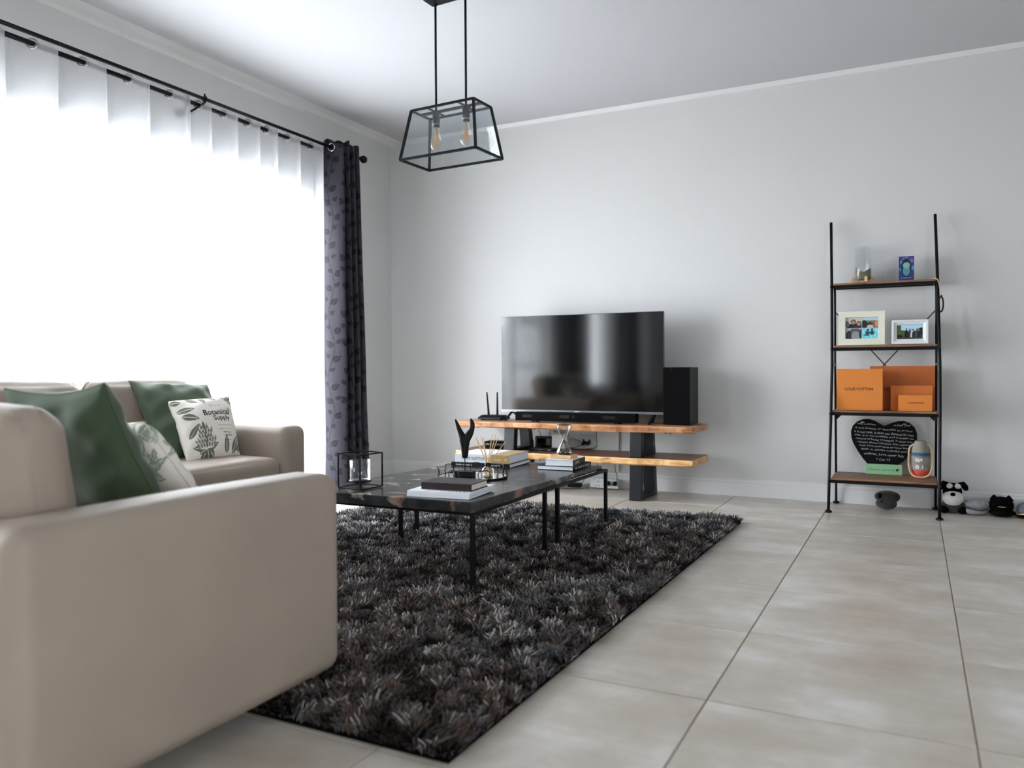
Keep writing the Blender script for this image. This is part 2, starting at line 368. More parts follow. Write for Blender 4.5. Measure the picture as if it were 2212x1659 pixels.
# ------------------------------------------------------------------ room
RX, RY, H = 7.2, -9.4, 2.70
fl = struct(B(-.2, RX, RY, .2, -.12, -.0022).build('floor', M['grout']))
tx0, ty0, px_, py_ = 3.362, -.467, .5975, .5885
tm = None
def tile_mesh(w_, d_):
    g = .0022; c = .0012; b_ = MB()
    o = [(g, g), (w_ - g, g), (w_ - g, d_ - g), (g, d_ - g)]; i = [(g + c, g + c), (w_ - g - c, g + c), (w_ - g - c, d_ - g - c), (g + c, d_ - g - c)]
    v = [(x, y, -.0021) for x, y in o] + [(x, y, -.0009) for x, y in o] + [(x, y, 0) for x, y in i]
    f = [(0, 1, 5, 4), (1, 2, 6, 5), (2, 3, 7, 6), (3, 0, 4, 7), (4, 5, 9, 8), (5, 6, 10, 9), (6, 7, 11, 10), (7, 4, 8, 11), (8, 9, 10, 11)]
    b_.add(v, f); return b_
for i in range(-6, 6):
    for j in range(-14, 1):
        x = tx0 + i * px_; y = ty0 + j * py_; w_ = px_; d_ = py_
        x1 = min(x + px_, RX); y1 = min(y + py_, 0); x = max(x, 0); y = max(y, RY)
        if x1 - x < .02 or y1 - y < .02: continue
        full = abs(x1 - x - px_) < 1e-6 and abs(y1 - y - py_) < 1e-6
        if full and tm is not None:
            o = bpy.data.objects.new('floor_tile', tm); COL.objects.link(o); o.parent = fl
        else:
            o = tile_mesh(x1 - x, y1 - y).build('floor_tile', M['tile']); o.parent = fl
            if full: tm = o.data
        o.location = (x, y, 0)
struct(B(-.2, RX + .2, RY - .2, .2, H, H + .15).build('ceiling', M['ceil']))
struct(B(-.2, RX + .2, 0, .2, 0, H).build('wall_back', M['wall']))
struct(MB().box(RX, RX + .2, RY, -8.5, 0, H).box(RX, RX + .2, -6.3, 0, 0, H).box(RX, RX + .2, -8.5, -6.3, 2.25, H).build('wall_right', M['wall']))
wl = MB(); WY = [(-3.69, -.95, 0, 2.13), (-5.95, -4.65, .6, 2.1), (-7.6, -6.7, .6, 2.1)]   # openings
wl.box(-.2, 0, -.95, 0, 0, H).box(-.2, 0, -3.69, -.95, 2.13, H)
wl.box(-.2, 0, -4.65, -3.69, 0, H)
for (a, b_, z0, z1) in WY[1:]: wl.box(-.2, 0, a, b_, 0, z0).box(-.2, 0, a, b_, z1, H)
wl.box(-.2, 0, -6.7, -5.95, 0, H).box(-.2, 0, RY, -7.6, 0, H)
struct(wl.build('wall_left', M['wall']))
struct(B(-.2, RX + .2, RY - .2, RY, 0, H).build('wall_front', M['wall']))
# sliding door unit in the left wall
w1 = sroot('window_1')
f = MB(); xa, xb = -.13, -.07
f.box(xa, xb, -3.69, -.95, 2.05, 2.13).box(xa, xb, -3.69, -.95, 0, .05).box(xa, xb, -3.69, -3.62, .05, 2.05).box(xa, xb, -1.02, -.95, .05, 2.05)
f.box(xa, xb, -3.0, -2.91, .05, 2.05).box(xa, xb, -1.98, -1.92, .05, 2.05)
f.build('window_frame', M['alu'], w1, bevel=.003)
MB().box(xa, xb, -3.62, -3.0, 1.37, 1.46).build('transom', M['alu'], w1, bevel=.003)
MB().box(xa, xb, -3.62, -3.0, .88, .92).build('transom', M['alu'], w1, bevel=.003)
for (a, b_, c, d) in ((-3.62, -3.0, 1.46, 2.05), (-3.62, -3.0, .92, 1.37), (-3.62, -3.0, .05, .88), (-2.91, -1.98, .05, 2.05), (-1.92, -1.02, .05, 2.05)):
    B(-.102, -.096, a, b_, c, d).build('pane', M['glass'], w1)
for n_, (a, b_, z0, z1) in enumerate(WY[1:]):
    wn = sroot('window_%d' % (n_ + 2)); f = MB(); mm = (a + b_) / 2
    f.box(xa, xb, a, b_, z0, z0 + .05).box(xa, xb, a, b_, z1 - .05, z1).box(xa, xb, a, a + .05, z0, z1).box(xa, xb, b_ - .05, b_, z0, z1).box(xa, xb, mm - .02, mm + .02, z0, z1)
    f.build('window_frame', M['alu'], wn)
    B(-.102, -.096, a + .05, mm - .02, z0 + .05, z1 - .05).build('pane', M['glass'], wn); B(-.102, -.096, mm + .02, b_ - .05, z0 + .05, z1 - .05).build('pane', M['glass'], wn)
dn = sroot('added_door_1'); f = MB()  # unseen glazed door, added so light reaches the side of the sofa arm
f.box(RX + .07, RX + .13, -8.5, -6.3, 2.19, 2.25).box(RX + .07, RX + .13, -8.5, -6.3, 0, .06)
for y in (-8.5, -7.43, -6.36): f.box(RX + .07, RX + .13, y, y + .06, .06, 2.19)
f.build('added_door_frame', M['alu'], dn)
for a, b_ in ((-8.44, -7.43), (-7.37, -6.36)): B(RX + .096, RX + .102, a, b_, .06, 2.19).build('pane', M['glass'], dn)
struct(B(-25, 30, -35, 20, -.35, -.13).build('ground', M['patio']))
# cornices
c = MB(); prof = [(0, 2.653), (.045, 2.657), (.05, 2.686), (.056, 2.686), (.07, 2.690), (.10, 2.701), (.10, 2.71), (0, 2.71)]
def extr(prof, fn, a, b_, mb):
    n = len(prof); v = [fn(p, a) for p in prof] + [fn(p, b_) for p in prof]
    mb.add(v, [tuple(range(n)), tuple(range(n, 2 * n))[::-1]] + [(i, i + n, (i + 1) % n + n, (i + 1) % n) for i in range(n)])
extr(prof, lambda p, t: (p[0], t, p[1]), RY, 0, c); struct(c.build('trim_1', M['white']))
c = MB(); extr([(0, 2.668), (.02, 2.672), (.034, 2.705), (0, 2.705)], lambda p, t: (t, -p[0], p[1]), .15, RX, c); struct(c.build('trim_2', M['white']))
bp_ = [(0, 0), (.018, 0), (.018, .088), (.012, .094), (.012, .108), (.004, .115), (0, .115)]
c = MB(); extr(bp_, lambda p, t: (t, -p[0], p[1]), 0, RX, c); struct(c.build('baseboard_back', M['white']))
c = MB(); extr(bp_, lambda p, t: (p[0], t, p[1]), -.94, 0, c); struct(c.build('baseboard_left', M['white']))
# wall panel behind the media bench, sockets
tag(B(1.44, 1.955, -.018, -.001, .118, .78).build('wall_panel', M['plastw'], bevel=.002), 'white flat cover panel on the wall behind the media bench', 'panel')
def socket(name, label, cx, z, w_, h_, side):
    t = thing(name, label, 'socket', (cx, 0, z) if side == 'b' else (0, cx, z)); f = MB()
    if side == 'b': f.box(cx - w_ / 2, cx + w_ / 2, -.03, -.018, z - h_ / 2, z + h_ / 2)
    else: f.box(0, .012, cx - w_ / 2, cx + w_ / 2, z - h_ / 2, z + h_ / 2)
    f.build('plate', M['plastw'], t, bevel=.002)
    for d in (-.2, .2):
        if side == 'b': B(cx + d * w_ - .006, cx + d * w_ + .006, -.0315, -.03, z - .012, z + .012).build('slot', M['plast'], t)
        else: B(.012, .0135, cx + d * w_ - .006, cx + d * w_ + .006, z - .02, z + .02).build('slot', M['plast'], t)
socket('wall_socket', 'small double wall socket beside the dark curtain', -.362, .262, .09, .09, 'l')
socket('wall_socket', 'wall socket with two black plugs between the bench boards', 1.715, .33, .12, .09, 'b')

# ------------------------------------------------------------------ rug
t = thing('shag_rug', 'dark grey and brown shaggy rug under the coffee table', 'rug', (1.9, -2.5, 0))
NL, NR, FR, FL = [np.array(p) for p in ((.86, -3.97), (2.945, -3.985), (2.985, -.96), (.90, -1.08))]
def rp(u, v): return (NL * (1 - u)[:, None] + NR * u[:, None]) * (1 - v)[:, None] + (FL * (1 - u)[:, None] + FR * u[:, None]) * v[:, None]
m_ = MB(); m_.hexa([tuple(p) + (.001,) for p in (NL, NR, FR, FL)], [tuple(p) + (.010,) for p in (NL, NR, FR, FL)]); m_.build('backing', M['rugb'], t)
sp = .0076; nu, nv = int(2.09 / sp), int(2.95 / sp)
uu, vv = np.meshgrid((np.arange(nu) + .5) / nu, (np.arange(nv) + .5) / nv); uu = uu.ravel(); vv = vv.ravel(); N = len(uu)
uu = np.clip(uu + (RNG.random(N) - .5) * 1.3 / nu, 0, 1); vv = np.clip(vv + (RNG.random(N) - .5) * 1.3 / nv, 0, 1)
P2 = rp(uu, vv)
def field(scale, seed):
    r = np.random.default_rng(seed); g = r.random((int(4 / scale) + 4, int(5 / scale) + 4)) * 2 - 1
    x = (P2[:, 0]) / scale; y = (P2[:, 1] + 4.5) / scale; i = x.astype(int); j = y.astype(int); a = x - i; b_ = y - j
    a = a * a * (3 - 2 * a); b_ = b_ * b_ * (3 - 2 * b_)
    return (g[i, j] * (1 - a) + g[i + 1, j] * a) * (1 - b_) + (g[i, j + 1] * (1 - a) + g[i + 1, j + 1] * a) * b_
lean = np.stack([field(.035, 1) * 1.1 + field(.12, 2) * .45 + (RNG.random(N) - .5) * .8, field(.035, 3) * 1.1 + field(.12, 4) * .45 + (RNG.random(N) - .5) * .8], 1)
edge = np.minimum.reduce([uu * 2.09, (1 - uu) * 2.09, vv * 2.95, (1 - vv) * 2.95])
e_ = np.clip(1 - edge / .03, 0, 1)
lean[:, 0] += e_ * np.where(uu < .5, -1, 1) * (np.minimum(uu, 1 - uu) * 2.09 < .03) * .9; lean[:, 1] += e_ * np.where(vv < .5, -1, 1) * (np.minimum(vv, 1 - vv) * 2.95 < .03) * .9
Lg = .037 * (1 + .34 * field(.045, 5) + .14 * field(.2, 6) + .25 * (RNG.random(N) - .5)); Lg *= (1 - .3 * e_)
rad = .0028 * (1 + .4 * (RNG.random(N) - .5))
base = np.concatenate([P2, np.full((N, 1), .008)], 1)
dirv = np.concatenate([lean * .75, np.ones((N, 1))], 1); dirv /= np.linalg.norm(dirv, axis=1, keepdims=True)
mid = base + dirv * (Lg * .5)[:, None] * np.array([.8, .8, 1.1])
d2 = np.concatenate([lean * 1.4 + (RNG.random((N, 2)) - .5) * 1.6, np.ones((N, 1)) * .8], 1); d2 /= np.linalg.norm(d2, axis=1, keepdims=True)
tip = mid + d2 * (Lg * .55)[:, None]; tip[:, 2] = np.maximum(tip[:, 2], .012)
ang = RNG.random(N) * 6.28; V = np.zeros((N, 9, 3))
for k in range(3):
    o_ = np.stack([np.cos(ang + k * 2.094), np.sin(ang + k * 2.094), np.zeros(N)], 1)
    V[:, k] = base + o_ * rad[:, None] * .8; V[:, 3 + k] = mid + o_ * (rad * 1.15)[:, None]
for k in range(3):
    o_ = np.stack([np.cos(ang + k * 2.094), np.sin(ang + k * 2.094), .25 * np.cos(ang + k * 2.094)], 1); V[:, 6 + k] = tip + o_ * (rad * .75)[:, None]
ids = np.arange(N)[:, None] * 9
tri = []
for k in range(3):
    a, b_ = k, (k + 1) % 3
    tri += [(a, b_, 3 + b_), (a, 3 + b_, 3 + a), (3 + a, 3 + b_, 6 + b_), (3 + a, 6 + b_, 6 + a)]
tri.append((6, 7, 8)); T3 = np.array(tri).ravel()
loops = (ids + T3[None, :]).ravel()
pal = np.array([srgb(c_) for c_ in ('3a2c25', '211f20', '666464', '4b4e55', '9a9794', '57463d')])
brown = np.clip(.5 + .5 * field(.22, 8) + .30 * field(.06, 9) + .25 * (P2[:, 0] - 1.9) / 1.0 - .25 * (P2[:, 1] + 2.5), 0, 1)
rr = RNG.random(N) * .28 + (.5 + .5 * field(.045, 5)) * .72
pick = np.where(RNG.random(N) < brown * .62, np.where(rr < .45, 0, 5), np.select([rr < .36, rr < .56, rr < .74], [1, 3, 2], 4))
pal = pal * .8 + pal.mean(1, keepdims=True) * .2
colr = pal[pick] * 1.02 * (0.8 + .4 * RNG.random(N) + .28 * field(.045, 5) + .15 * field(.3, 21))[:, None]  # yarn mix; lit ridges and shaded valleys of the pile also put into colour
colr = colr[:, None, :].repeat(9, 1).reshape(-1, 3)
me = bpy.data.meshes.new('pile'); me.vertices.add(N * 9); me.vertices.foreach_set('co', (V.reshape(-1, 3) - np.array([1.9, -2.5, 0])).ravel())
me.loops.add(len(loops)); me.loops.foreach_set('vertex_index', loops.astype(np.int32)); nf = len(loops) // 3
me.polygons.add(nf); me.polygons.foreach_set('loop_start', np.arange(nf, dtype=np.int32) * 3); me.polygons.foreach_set('loop_total', np.full(nf, 3, np.int32))
me.polygons.foreach_set('use_smooth', np.ones(nf, bool))
me.update(calc_edges=True); ca = me.color_attributes.new('col', 'FLOAT_COLOR', 'POINT')
c4 = np.ones((N * 9, 4), np.float32); c4[:, :3] = colr; ca.data.foreach_set('color', c4.ravel()); me.materials.append(attr_mat('rug_yarn', .9, spec=.06))
o = bpy.data.objects.new('pile', me); COL.objects.link(o); o.parent = t; o['kind'] = 'stuff'

# ------------------------------------------------------------------ curtains and rods
def rod(name, label, x, z, y0, y1, r, brackets, finial):
    t = thing(name, label, 'curtain rod', (x, (y0 + y1) / 2, z))
    MB().tube([(x, y0, z), (x, y1, z)], r, 14).build('pole', M['rod'], t, True)
    if finial:
        b_ = MB().ball((x, y1 + .03, z), .028, n=24); b_.tube([(x, y1 - .005, z), (x, y1 + .012, z)], .016, 14); b_.build('finial', M['rod'], t, True)
    for yb in brackets:
        b_ = MB(); b_.tube([(0.002, yb, z - .06), (.012, yb, z - .06)], .024, 16)
        b_.tube(smoothpath([(.01, yb, z - .06), (x * .5, yb, z - .045), (x - .005, yb, z - .022), (x, yb, z - .014)]), .006, 8)
        b_.tube([(x, yb + .0, z + .016 * math.sin(a)) if 0 else (x + .016 * math.cos(a), yb, z + .016 * math.sin(a)) for a in np.linspace(0, 2 * math.pi, 17)[:-1]], .004, 8, True)
        b_.tube([(x, yb, z + .015), (x, yb, z + .03)], .005, 8)
        b_.build('bracket', M['rod'], t, True)
    return t
rod('curtain_rod', 'front black curtain rod with a ball finial, carrying the dark curtain', .16, 2.417, -3.9, -.605, .0105, (-2.07,), True)
rod('curtain_rod', 'rear black curtain rod threaded through the white voile curtains', .08, 2.404, -3.85, -.80, .0125, (-2.12,), False)

def ring(cx, cy, cz, tx, ty, r=.024, w_=.0042):   # ring in the plane spanned by (tx,ty,0) and z
    l = math.hypot(tx, ty); tx /= l; ty /= l
    return MB().tube([(cx + tx * r * math.cos(a), cy + ty * r * math.cos(a), cz + r * math.sin(a)) for a in np.linspace(0, 2 * math.pi, 25)[:-1]], w_, 8, True)
def sheer(name, label, crests, x0=.08, A=.056, ztop=2.434, zbot=.02, fall=.36):
    # crests: y of each front crest; trough sits at `fall` of the way to the next crest
    ys = []; xs = []
    for a, b_ in zip(crests[:-1], crests[1:]):
        tr = a + (b_ - a) * fall
        for k in range(8): s_ = k / 8; ys.append(a + (tr - a) * s_); xs.append(math.cos(math.pi * s_))
        for k in range(14): s_ = k / 14; ys.append(tr + (b_ - tr) * s_); xs.append(-math.cos(math.pi * s_))
    ys.append(crests[-1]); xs.append(1)
    ys = np.array(ys); xs = np.array(xs); nz = 40; Z = np.linspace(0, 1, nz + 1)
    V = []
    for i, q in enumerate(Z):
        z = ztop + (zbot - ztop) * q; am = A * (1 - .25 * q); drift = .012 * math.sin(3 * q) 
        V.append(np.stack([x0 + am * xs + .006 * np.sin(ys * 23 + q * 4) * q, ys + drift * np.sin(ys * 9), np.full(len(ys), z + .004 * (1 - q))], 1))
    V = np.concatenate(V); n = len(ys)
    F = [(i * n + j, i * n + j + 1, (i + 1) * n + j + 1, (i + 1) * n + j) for i in range(nz) for j in range(n - 1)]
    t = thing(name, label, 'curtain', (x0, (crests[0] + crests[-1]) / 2, 0))
    MB().add(V, F).build('voile', M['sheer'], t, True)
    hm = MB()   # stitched heading band
    for a, b_ in zip(crests[:-1], crests[1:]):
        tr = a + (b_ - a) * fall; yc = (tr + b_) / 2
        ring(x0 + .002, yc, 2.404, A * 2, (b_ - tr) * .64).build('eyelet', M['chrome'], t, True)
    return t
sheer('sheer_curtain', 'white sheer voile curtain hanging at the left part of the window', [-3.73, -3.47, -3.21, -2.953, -2.694, -2.433, -2.166])
sheer('sheer_curtain', 'white sheer voile curtain hanging beside the dark patterned curtain', [-2.15, -1.998, -1.79, -1.60, -1.445, -1.236, -.992, -.90], A=.05)

def leafmask(px, py, cx, cy, ln, wd, ang):
    c_, s_ = math.cos(ang), math.sin(ang); dx = px - cx; dy = py - cy
    a = (dx * c_ + dy * s_) / ln; b_ = -dx * s_ + dy * c_
    ins = (a > 0) & (a < 1); prof_ = np.sin(np.pi * np.clip(a, 0, 1) ** .8) ** .9 * wd
    return ins & (np.abs(b_) < prof_), ins & (np.abs(b_) < wd * .10) & (a < .85)
def dark_curtain(label, ctrl, mirror=False, y_shift=0, ns=260, nz=430):
    path = smoothpath([(x, y, 0) for x, y in ctrl], 12); PX = np.array([p[0] for p in path]); PY = np.array([p[1] for p in path])
    S = np.concatenate([[0], np.cumsum(np.hypot(np.diff(PX), np.diff(PY)))])
    s_ = np.linspace(0, S[-1], ns); X = np.interp(s_, S, PX); Y = np.interp(s_, S, PY); Zt, Zb = 2.462, .015
    Z = np.linspace(Zt, Zb, nz + 1); SS, ZZ = np.meshgrid(s_, Z); q = (Zt - ZZ) / Zt
    yc = PY[0]
    XX = .16 + (X[None, :] - .16) * (1 + .12 * q) + .004 * np.sin(ZZ * 5 + SS * 20) * q
    YY = yc + (Y[None, :] - yc) * (1 + .42 * q) + .003 * np.sin(ZZ * 4.1 + SS * 30) * q
    ZZ2 = ZZ + .02 * np.sin(SS * 30 + .5) * (q < .004)
    px = SS.ravel(); pz = ZZ.ravel()
    base_ = np.array(srgb('312f38')); dk = np.array(srgb('0d0d11')); cc = np.repeat(base_[None, :], len(px), 0)
    col_w = .125; k = np.floor(px / col_w); lx = px - k * col_w - col_w / 2
    ph = k * 1.7; stem = .022 * np.sin(pz * 14 + ph)
    msk = np.abs(lx - stem) < .003
    vein = np.zeros(len(px), bool)
    pitch = .10
    for kk in range(int(px.max() / col_w) + 1):
        selk = k == kk; ph_ = kk * 1.7; r_ = random.Random(kk)
        for j in range(int(2.5 / pitch) + 1):
            z0 = j * pitch + .01 * kk; side = 1 if j % 2 else -1
            s0 = .022 * math.sin(z0 * 14 + ph_)
            for sd, lnn in ((side, .066), (-side, .046)):
                an = math.pi / 2 - sd * (.75 + r_.random() * .25)
                sub = selk & (np.abs(pz - z0 - .02) < .09)
                if not sub.any(): continue
                idx = np.nonzero(sub)[0]
                m1, v1 = leafmask(lx[idx], pz[idx], s0 + sd * .010, z0 + (.012 if sd == side else .04), lnn, .022 if lnn > .05 else .015, an)
                msk[idx] |= m1; vein[idx] |= v1
    cc[msk] = dk; cc[vein & msk] = dk * .5 + base_ * .5
    V = np.stack([XX.ravel(), YY.ravel(), ZZ2.ravel()], 1); V[:, 1] += y_shift
    if mirror: V[:, 1] = 2 * (yc + y_shift) - V[:, 1]
    n = ns; F = [(i * n + j, i * n + j + 1, (i + 1) * n + j + 1, (i + 1) * n + j) for i in range(nz) for j in range(n - 1)]
    t = thing('dark_curtain', label, 'curtain', (.16, yc + y_shift, 0))
    MB().add(V, F).build('drape', M['curt'], t, True, cols=cc)
    return t
ctrl = [(.085, -.937), (.12, -.945), (.16, -.940), (.205, -.925), (.232, -.905), (.215, -.885), (.14, -.875), (.10, -.865), (.12, -.85), (.20, -.85), (.235, -.838), (.20, -.822), (.12, -.82), (.10, -.805),
        (.15, -.795), (.22, -.792), (.235, -.780), (.20, -.765), (.12, -.765), (.10, -.752), (.15, -.742), (.215, -.742), (.235, -.728), (.20, -.715), (.12, -.715)]
dc = dark_curtain('charcoal curtain with woven leaf pattern, gathered beside the window', ctrl)
ring(.16, -.945, 2.417, 1, .1, .026, .005).build('eyelet', M['chrome'], dc, True)
for y_ in (-.86, -.835, -.807, -.778, -.752): ring(.16, y_, 2.417, 1, .2, .024, .004).build('eyelet', M['chrome'], dc, True)

def wave(y0, y1, k): return [p for i in range(k) for p in ((.10, y0 + (y1 - y0) * i / k), (.22, y0 + (y1 - y0) * (i + .5) / k))]
dark_curtain('charcoal curtain panel left of the sheers, seen as the dark band reflected in the television', wave(-4.50, -3.84, 5), ns=110, nz=120)
dark_curtain('charcoal curtain panel further along the window wall, reflected only in the television', wave(-6.62, -6.02, 5), ns=110, nz=120)

# ------------------------------------------------------------------ sofas
def sofa(name, label, W, xf, ncush, bc=(.16, .335, .79, .004, 9)):
    """local: x along the width 0..W, y depth 0 (back) .. .87 (front), z up"""
    t = thing(name, label, 'sofa', (xf[0][3], xf[1][3], 0)); D = .87; aw = .16; bld = lambda nm, mb, m_='sofa', **k: mb.build(nm, M[m_], t, True, **k)
    for x in (0, W - aw):
        a = MB().rbox(x, x + aw, 0, D, .055, .572, .042, (.008, .003, .006), xf=xf, m=10); ar = bld('arm', a)
    bld('base', MB().rbox(aw - .005, W - aw + .005, .05, D - .035, .07, .30, .02, xf=xf))
    bld('back_panel', MB().rbox(aw - .01, W - aw + .01, .0, .17, .07, .565, .04, xf=xf))
    cw = (W - 2 * aw) / ncush
    for k in range(ncush):
        bld('seat_cushion', MB().rbox(aw + k * cw + .003, aw + (k + 1) * cw - .003, .15, D - .012, .295, .425, .045, (.002, .012, .018), xf=xf, m=10))
        tilt = xf @ Matrix.Translation((0, .20, .42)) @ Matrix.Rotation(math.radians(bc[4]), 4, 'X') @ Matrix.Translation((0, -.20, -.42))
        bld('back_cushion', MB().rbox(aw + k * cw + .004, aw + (k + 1) * cw - bc[3], bc[0], bc[1], .415, bc[2], .065, (.004, .03, .012), xf=tilt, m=10, wr=.003))
        s_ = MB(); x0, x1 = aw + k * cw + .004, aw + (k + 1) * cw - bc[3]; zt_ = bc[2]
        for yy in (bc[0] + .05, bc[1] - .05):
            s_.tube([tuple((tilt @ Vector(p)).to_3d()) for p in smoothpath([(x0, yy, .47), (x0 - .001, yy, zt_ - .19), (x0 + .002, yy, zt_ - .06), (x0 + .02, yy, zt_ - .018), (x0 + .06, yy, zt_ - .002), ((x0 + x1) / 2, yy, zt_ + .003), (x1 - .06, yy, zt_ - .002), (x1 - .02, yy, zt_ - .018), (x1 - .002, yy, zt_ - .06), (x1 + .001, yy, zt_ - .19), (x1, yy, .47)], 6)], .0022, 6)
        bld('piping', s_)
    for x in (.06, W - .06):
        for y in (.07, D - .09): bld('foot', MB().lathe([(.018, .012), (.024, .058)], c=tuple((xf @ Vector((x, y, 0))).to_3d()), n=16), 'foot')
    return t
# near sofa faces the TV wall (+Y); its right arm is the one in front of the camera
sofa('loveseat_sofa', 'taupe sofa nearest the camera, its wide armrest side on', 1.36, Matrix.Translation((1.12, -4.62, 0)), 2, (.115, .27, .772, .002, 7))
# far sofa stands against the window and faces +X
sofa('window_sofa', 'taupe sofa standing against the window curtains', 1.56, Matrix.Translation((.23, -2.30, 0)) @ Matrix.Rotation(-math.pi / 2, 4, 'Z'), 2)

# ------------------------------------------------------------------ cushions
def cushion(name, label, TL, TR, BR, BL, T, m_, pinch=.05, painter=None, n=56, wr=.004, letters=None, seed=1, cat='cushion', group=None, flip=1):
    TL, TR, BR, BL = [np.array(p, float) for p in (TL, TR, BR, BL)]; nrm = np.cross(TR - TL, TL - BL); nrm /= np.linalg.norm(nrm); r_ = np.random.default_rng(seed); ph = r_.random(8) * 6.28
    def pos(u, v, side):
        u2 = u * (1 - pinch * (1 - v ** 2)) ; v2 = v * (1 - pinch * (1 - u ** 2))
        a = ((u2 + 1) / 2)[..., None]; b_ = ((v2 + 1) / 2)[..., None]
        p = (BL * (1 - a) + BR * a) * (1 - b_) + (TL * (1 - a) + TR * a) * b_
        th = T / 2 * (np.maximum(0, 1 - u ** 2) * np.maximum(0, 1 - v ** 2)) ** .42
        e = np.maximum(np.abs(u), np.abs(v)) ** 3
        wv = wr * e * (np.sin(9 * u + 4 * v + ph[0]) + np.sin(13 * v - 5 * u + ph[1])) * (1 - np.maximum(np.abs(u), np.abs(v)) ** 8) + wr * 1.2 * np.sin(3.1 * u * v * 3 + ph[2]) * (1 - u ** 2) * (1 - v ** 2)
        return p + nrm * (side * th + wv)[..., None]
    root = thing(name, label, cat, tuple((BL + BR) / 2), group)
    g = np.linspace(-1, 1, n + 1); U, Vv = np.meshgrid(g, g); mb = MB(); cols = []
    for side in (1, -1):
        P_ = pos(U, Vv, side).reshape(-1, 3); F = []
        for i in range(n):
            for j in range(n):
                q = (i * (n + 1) + j, i * (n + 1) + j + 1, (i + 1) * (n + 1) + j + 1, (i + 1) * (n + 1) + j); F.append(q if side > 0 else q[::-1])
        mb.add(P_, F)
        if painter: cols.append(painter(U.ravel(), Vv.ravel(), side))
    mb.build('cover', m_, root, True, cols=np.concatenate(cols) if painter else None)
    e = [(-1 + 2 * k / 12, 1) for k in range(12)] + [(1, 1 - 2 * k / 12) for k in range(12)] + [(1 - 2 * k / 12, -1) for k in range(12)] + [(-1, -1 + 2 * k / 12) for k in range(12)]
    MB().tube([tuple(pos(np.array(u * 1.0), np.array(v * 1.0), 1)) for u, v in e], .0022, 6, True).build('seam', m_ if not painter else M['paper'], root, True)
    if letters:
        mb = MB()
        for (s_, u0, v0, wd, ht, bold, al, rot) in letters:
            tv, tf = text(s_, width=wd, height=ht, bold=bold, align=al)
            c_, sn = math.cos(rot), math.sin(rot)
            uu_ = u0 + tv[:, 0] * c_ - tv[:, 1] * sn; vv_ = v0 + tv[:, 0] * sn + tv[:, 1] * c_
            P_ = pos(uu_, vv_, 1) + nrm * .0012; mb.add(P_, tf)
        mb.build('lettering', M['inkb'], root)
    return root
cg, cd = np.array(srgb('e2dcd2')), np.array(srgb('696f63'))
def botanical(seed, shift=(0, 0), prot=((-.34, -.78),), more=(), lt=1.0):
    def paint(u, v, side):
        c = np.repeat(cg[None, :], len(u), 0)
        def leaf(cx, cy, ln, wd, an, dk=1.0):
            m1, v1 = leafmask(u - shift[0], v - shift[1], cx, cy, ln, wd, an); c[m1] = cd * dk * lt; c[v1 & m1] = cg
        R_ = math.radians
        for a_ in ((-1.0, .86, .26, .10, R_(-10)), (-.58, .93, .42, .07, R_(-28)), (-.12, .96, .30, .08, R_(-75)), (.18, .98, .28, .06, R_(-40)), (.55, 1.0, .25, .06, R_(-45)), (.98, .95, .35, .09, R_(-150)), (.98, .78, .25, .08, R_(-100)), (.75, .9, .3, .06, R_(-60)),
                   (-.96, .50, .52, .10, R_(2)), (-.88, .33, .52, .11, R_(-22)), (-.86, -.42, .58, .09, R_(45)), (.62, -.98, .62, .10, R_(62)), (.40, -.95, .50, .10, R_(88)), (1.02, -.95, .5, .07, R_(95)), (1.0, -.85, .35, .09, R_(160)), (.95, -.92, .3, .09, R_(120))): leaf(*a_)
        for a_ in more: leaf(*a_)
        for (bx, by) in prot:
         for an, ln, wd in ((170, .48, .10), (145, .46, .09), (15, .44, .10), (42, .46, .06), (-40, .36, .10), (-125, .40, .11), (-75, .34, .09), (200, .3, .08)): leaf(bx, by, ln, wd, R_(an))
         m0 = (((u - bx) / .30) ** 2 + ((v - (by + .26)) / .34) ** 2 < 1) & (v > by); c[m0] = cg
         for row in range(5):
             for k in range(-3 + row // 2, 4 - row // 2):
                 leaf(bx + k * .082 + (.04 if row % 2 else 0), by + .02 + row * .13, .22, .034, R_(90 - k * 7), .9)
         leaf(bx, by + .55, .28, .05, R_(90))
        return c
    return paint
seat = .43
cushion('green_cushion', 'moss green cushion standing on the window sofa behind the lettered cushion', (.50, -2.86, .80), (.545, -2.43, .775), (.80, -2.47, seat), (.80, -2.93, seat), .15, M['green'], .085, seed=3, wr=.009)
cushion('botanical_cushion', 'cream cushion printed with green leaves, a flower and black lettering', (.66, -2.775, .70), (.70, -2.43, .712), (.865, -2.52, seat - .005), (.89, -2.86, seat - .005), .12, M['print'], .035, painter=botanical(1), n=150, wr=.003, seed=5,
        letters=[('Botanical', .26, .33, .98, .20, .012, 'CENTER', .04), ('Supply', .40, .10, .64, .23, .012, 'CENTER', .04), ('ıııı ıı ıı ııııı', .28, .58, .36, .03, .0, 'CENTER', 0), ('ııı ıı ı——————ııı', .44, -.14, .50, .035, 0, 'CENTER', 0), ('ıııı ııı——————', .45, -.27, .5, .035, 0, 'CENTER', 0),
                 ('ıııııı ııııııı', .48, -.38, .30, .04, 0, 'CENTER', 0), ('ı ıııııııııı', .48, -.47, .30, .04, 0, 'CENTER', 0), ('——————————', .46, -.60, .28, .01, 0, 'CENTER', 0)])
cushion('green_cushion', 'large moss green cushion leaning on the near sofa behind its armrest', (1.70, -4.16, .80), (2.10, -4.165, .815), (2.085, -3.965, .455), (1.67, -3.95, seat), .16, M['green'], .12, seed=9, wr=.010)
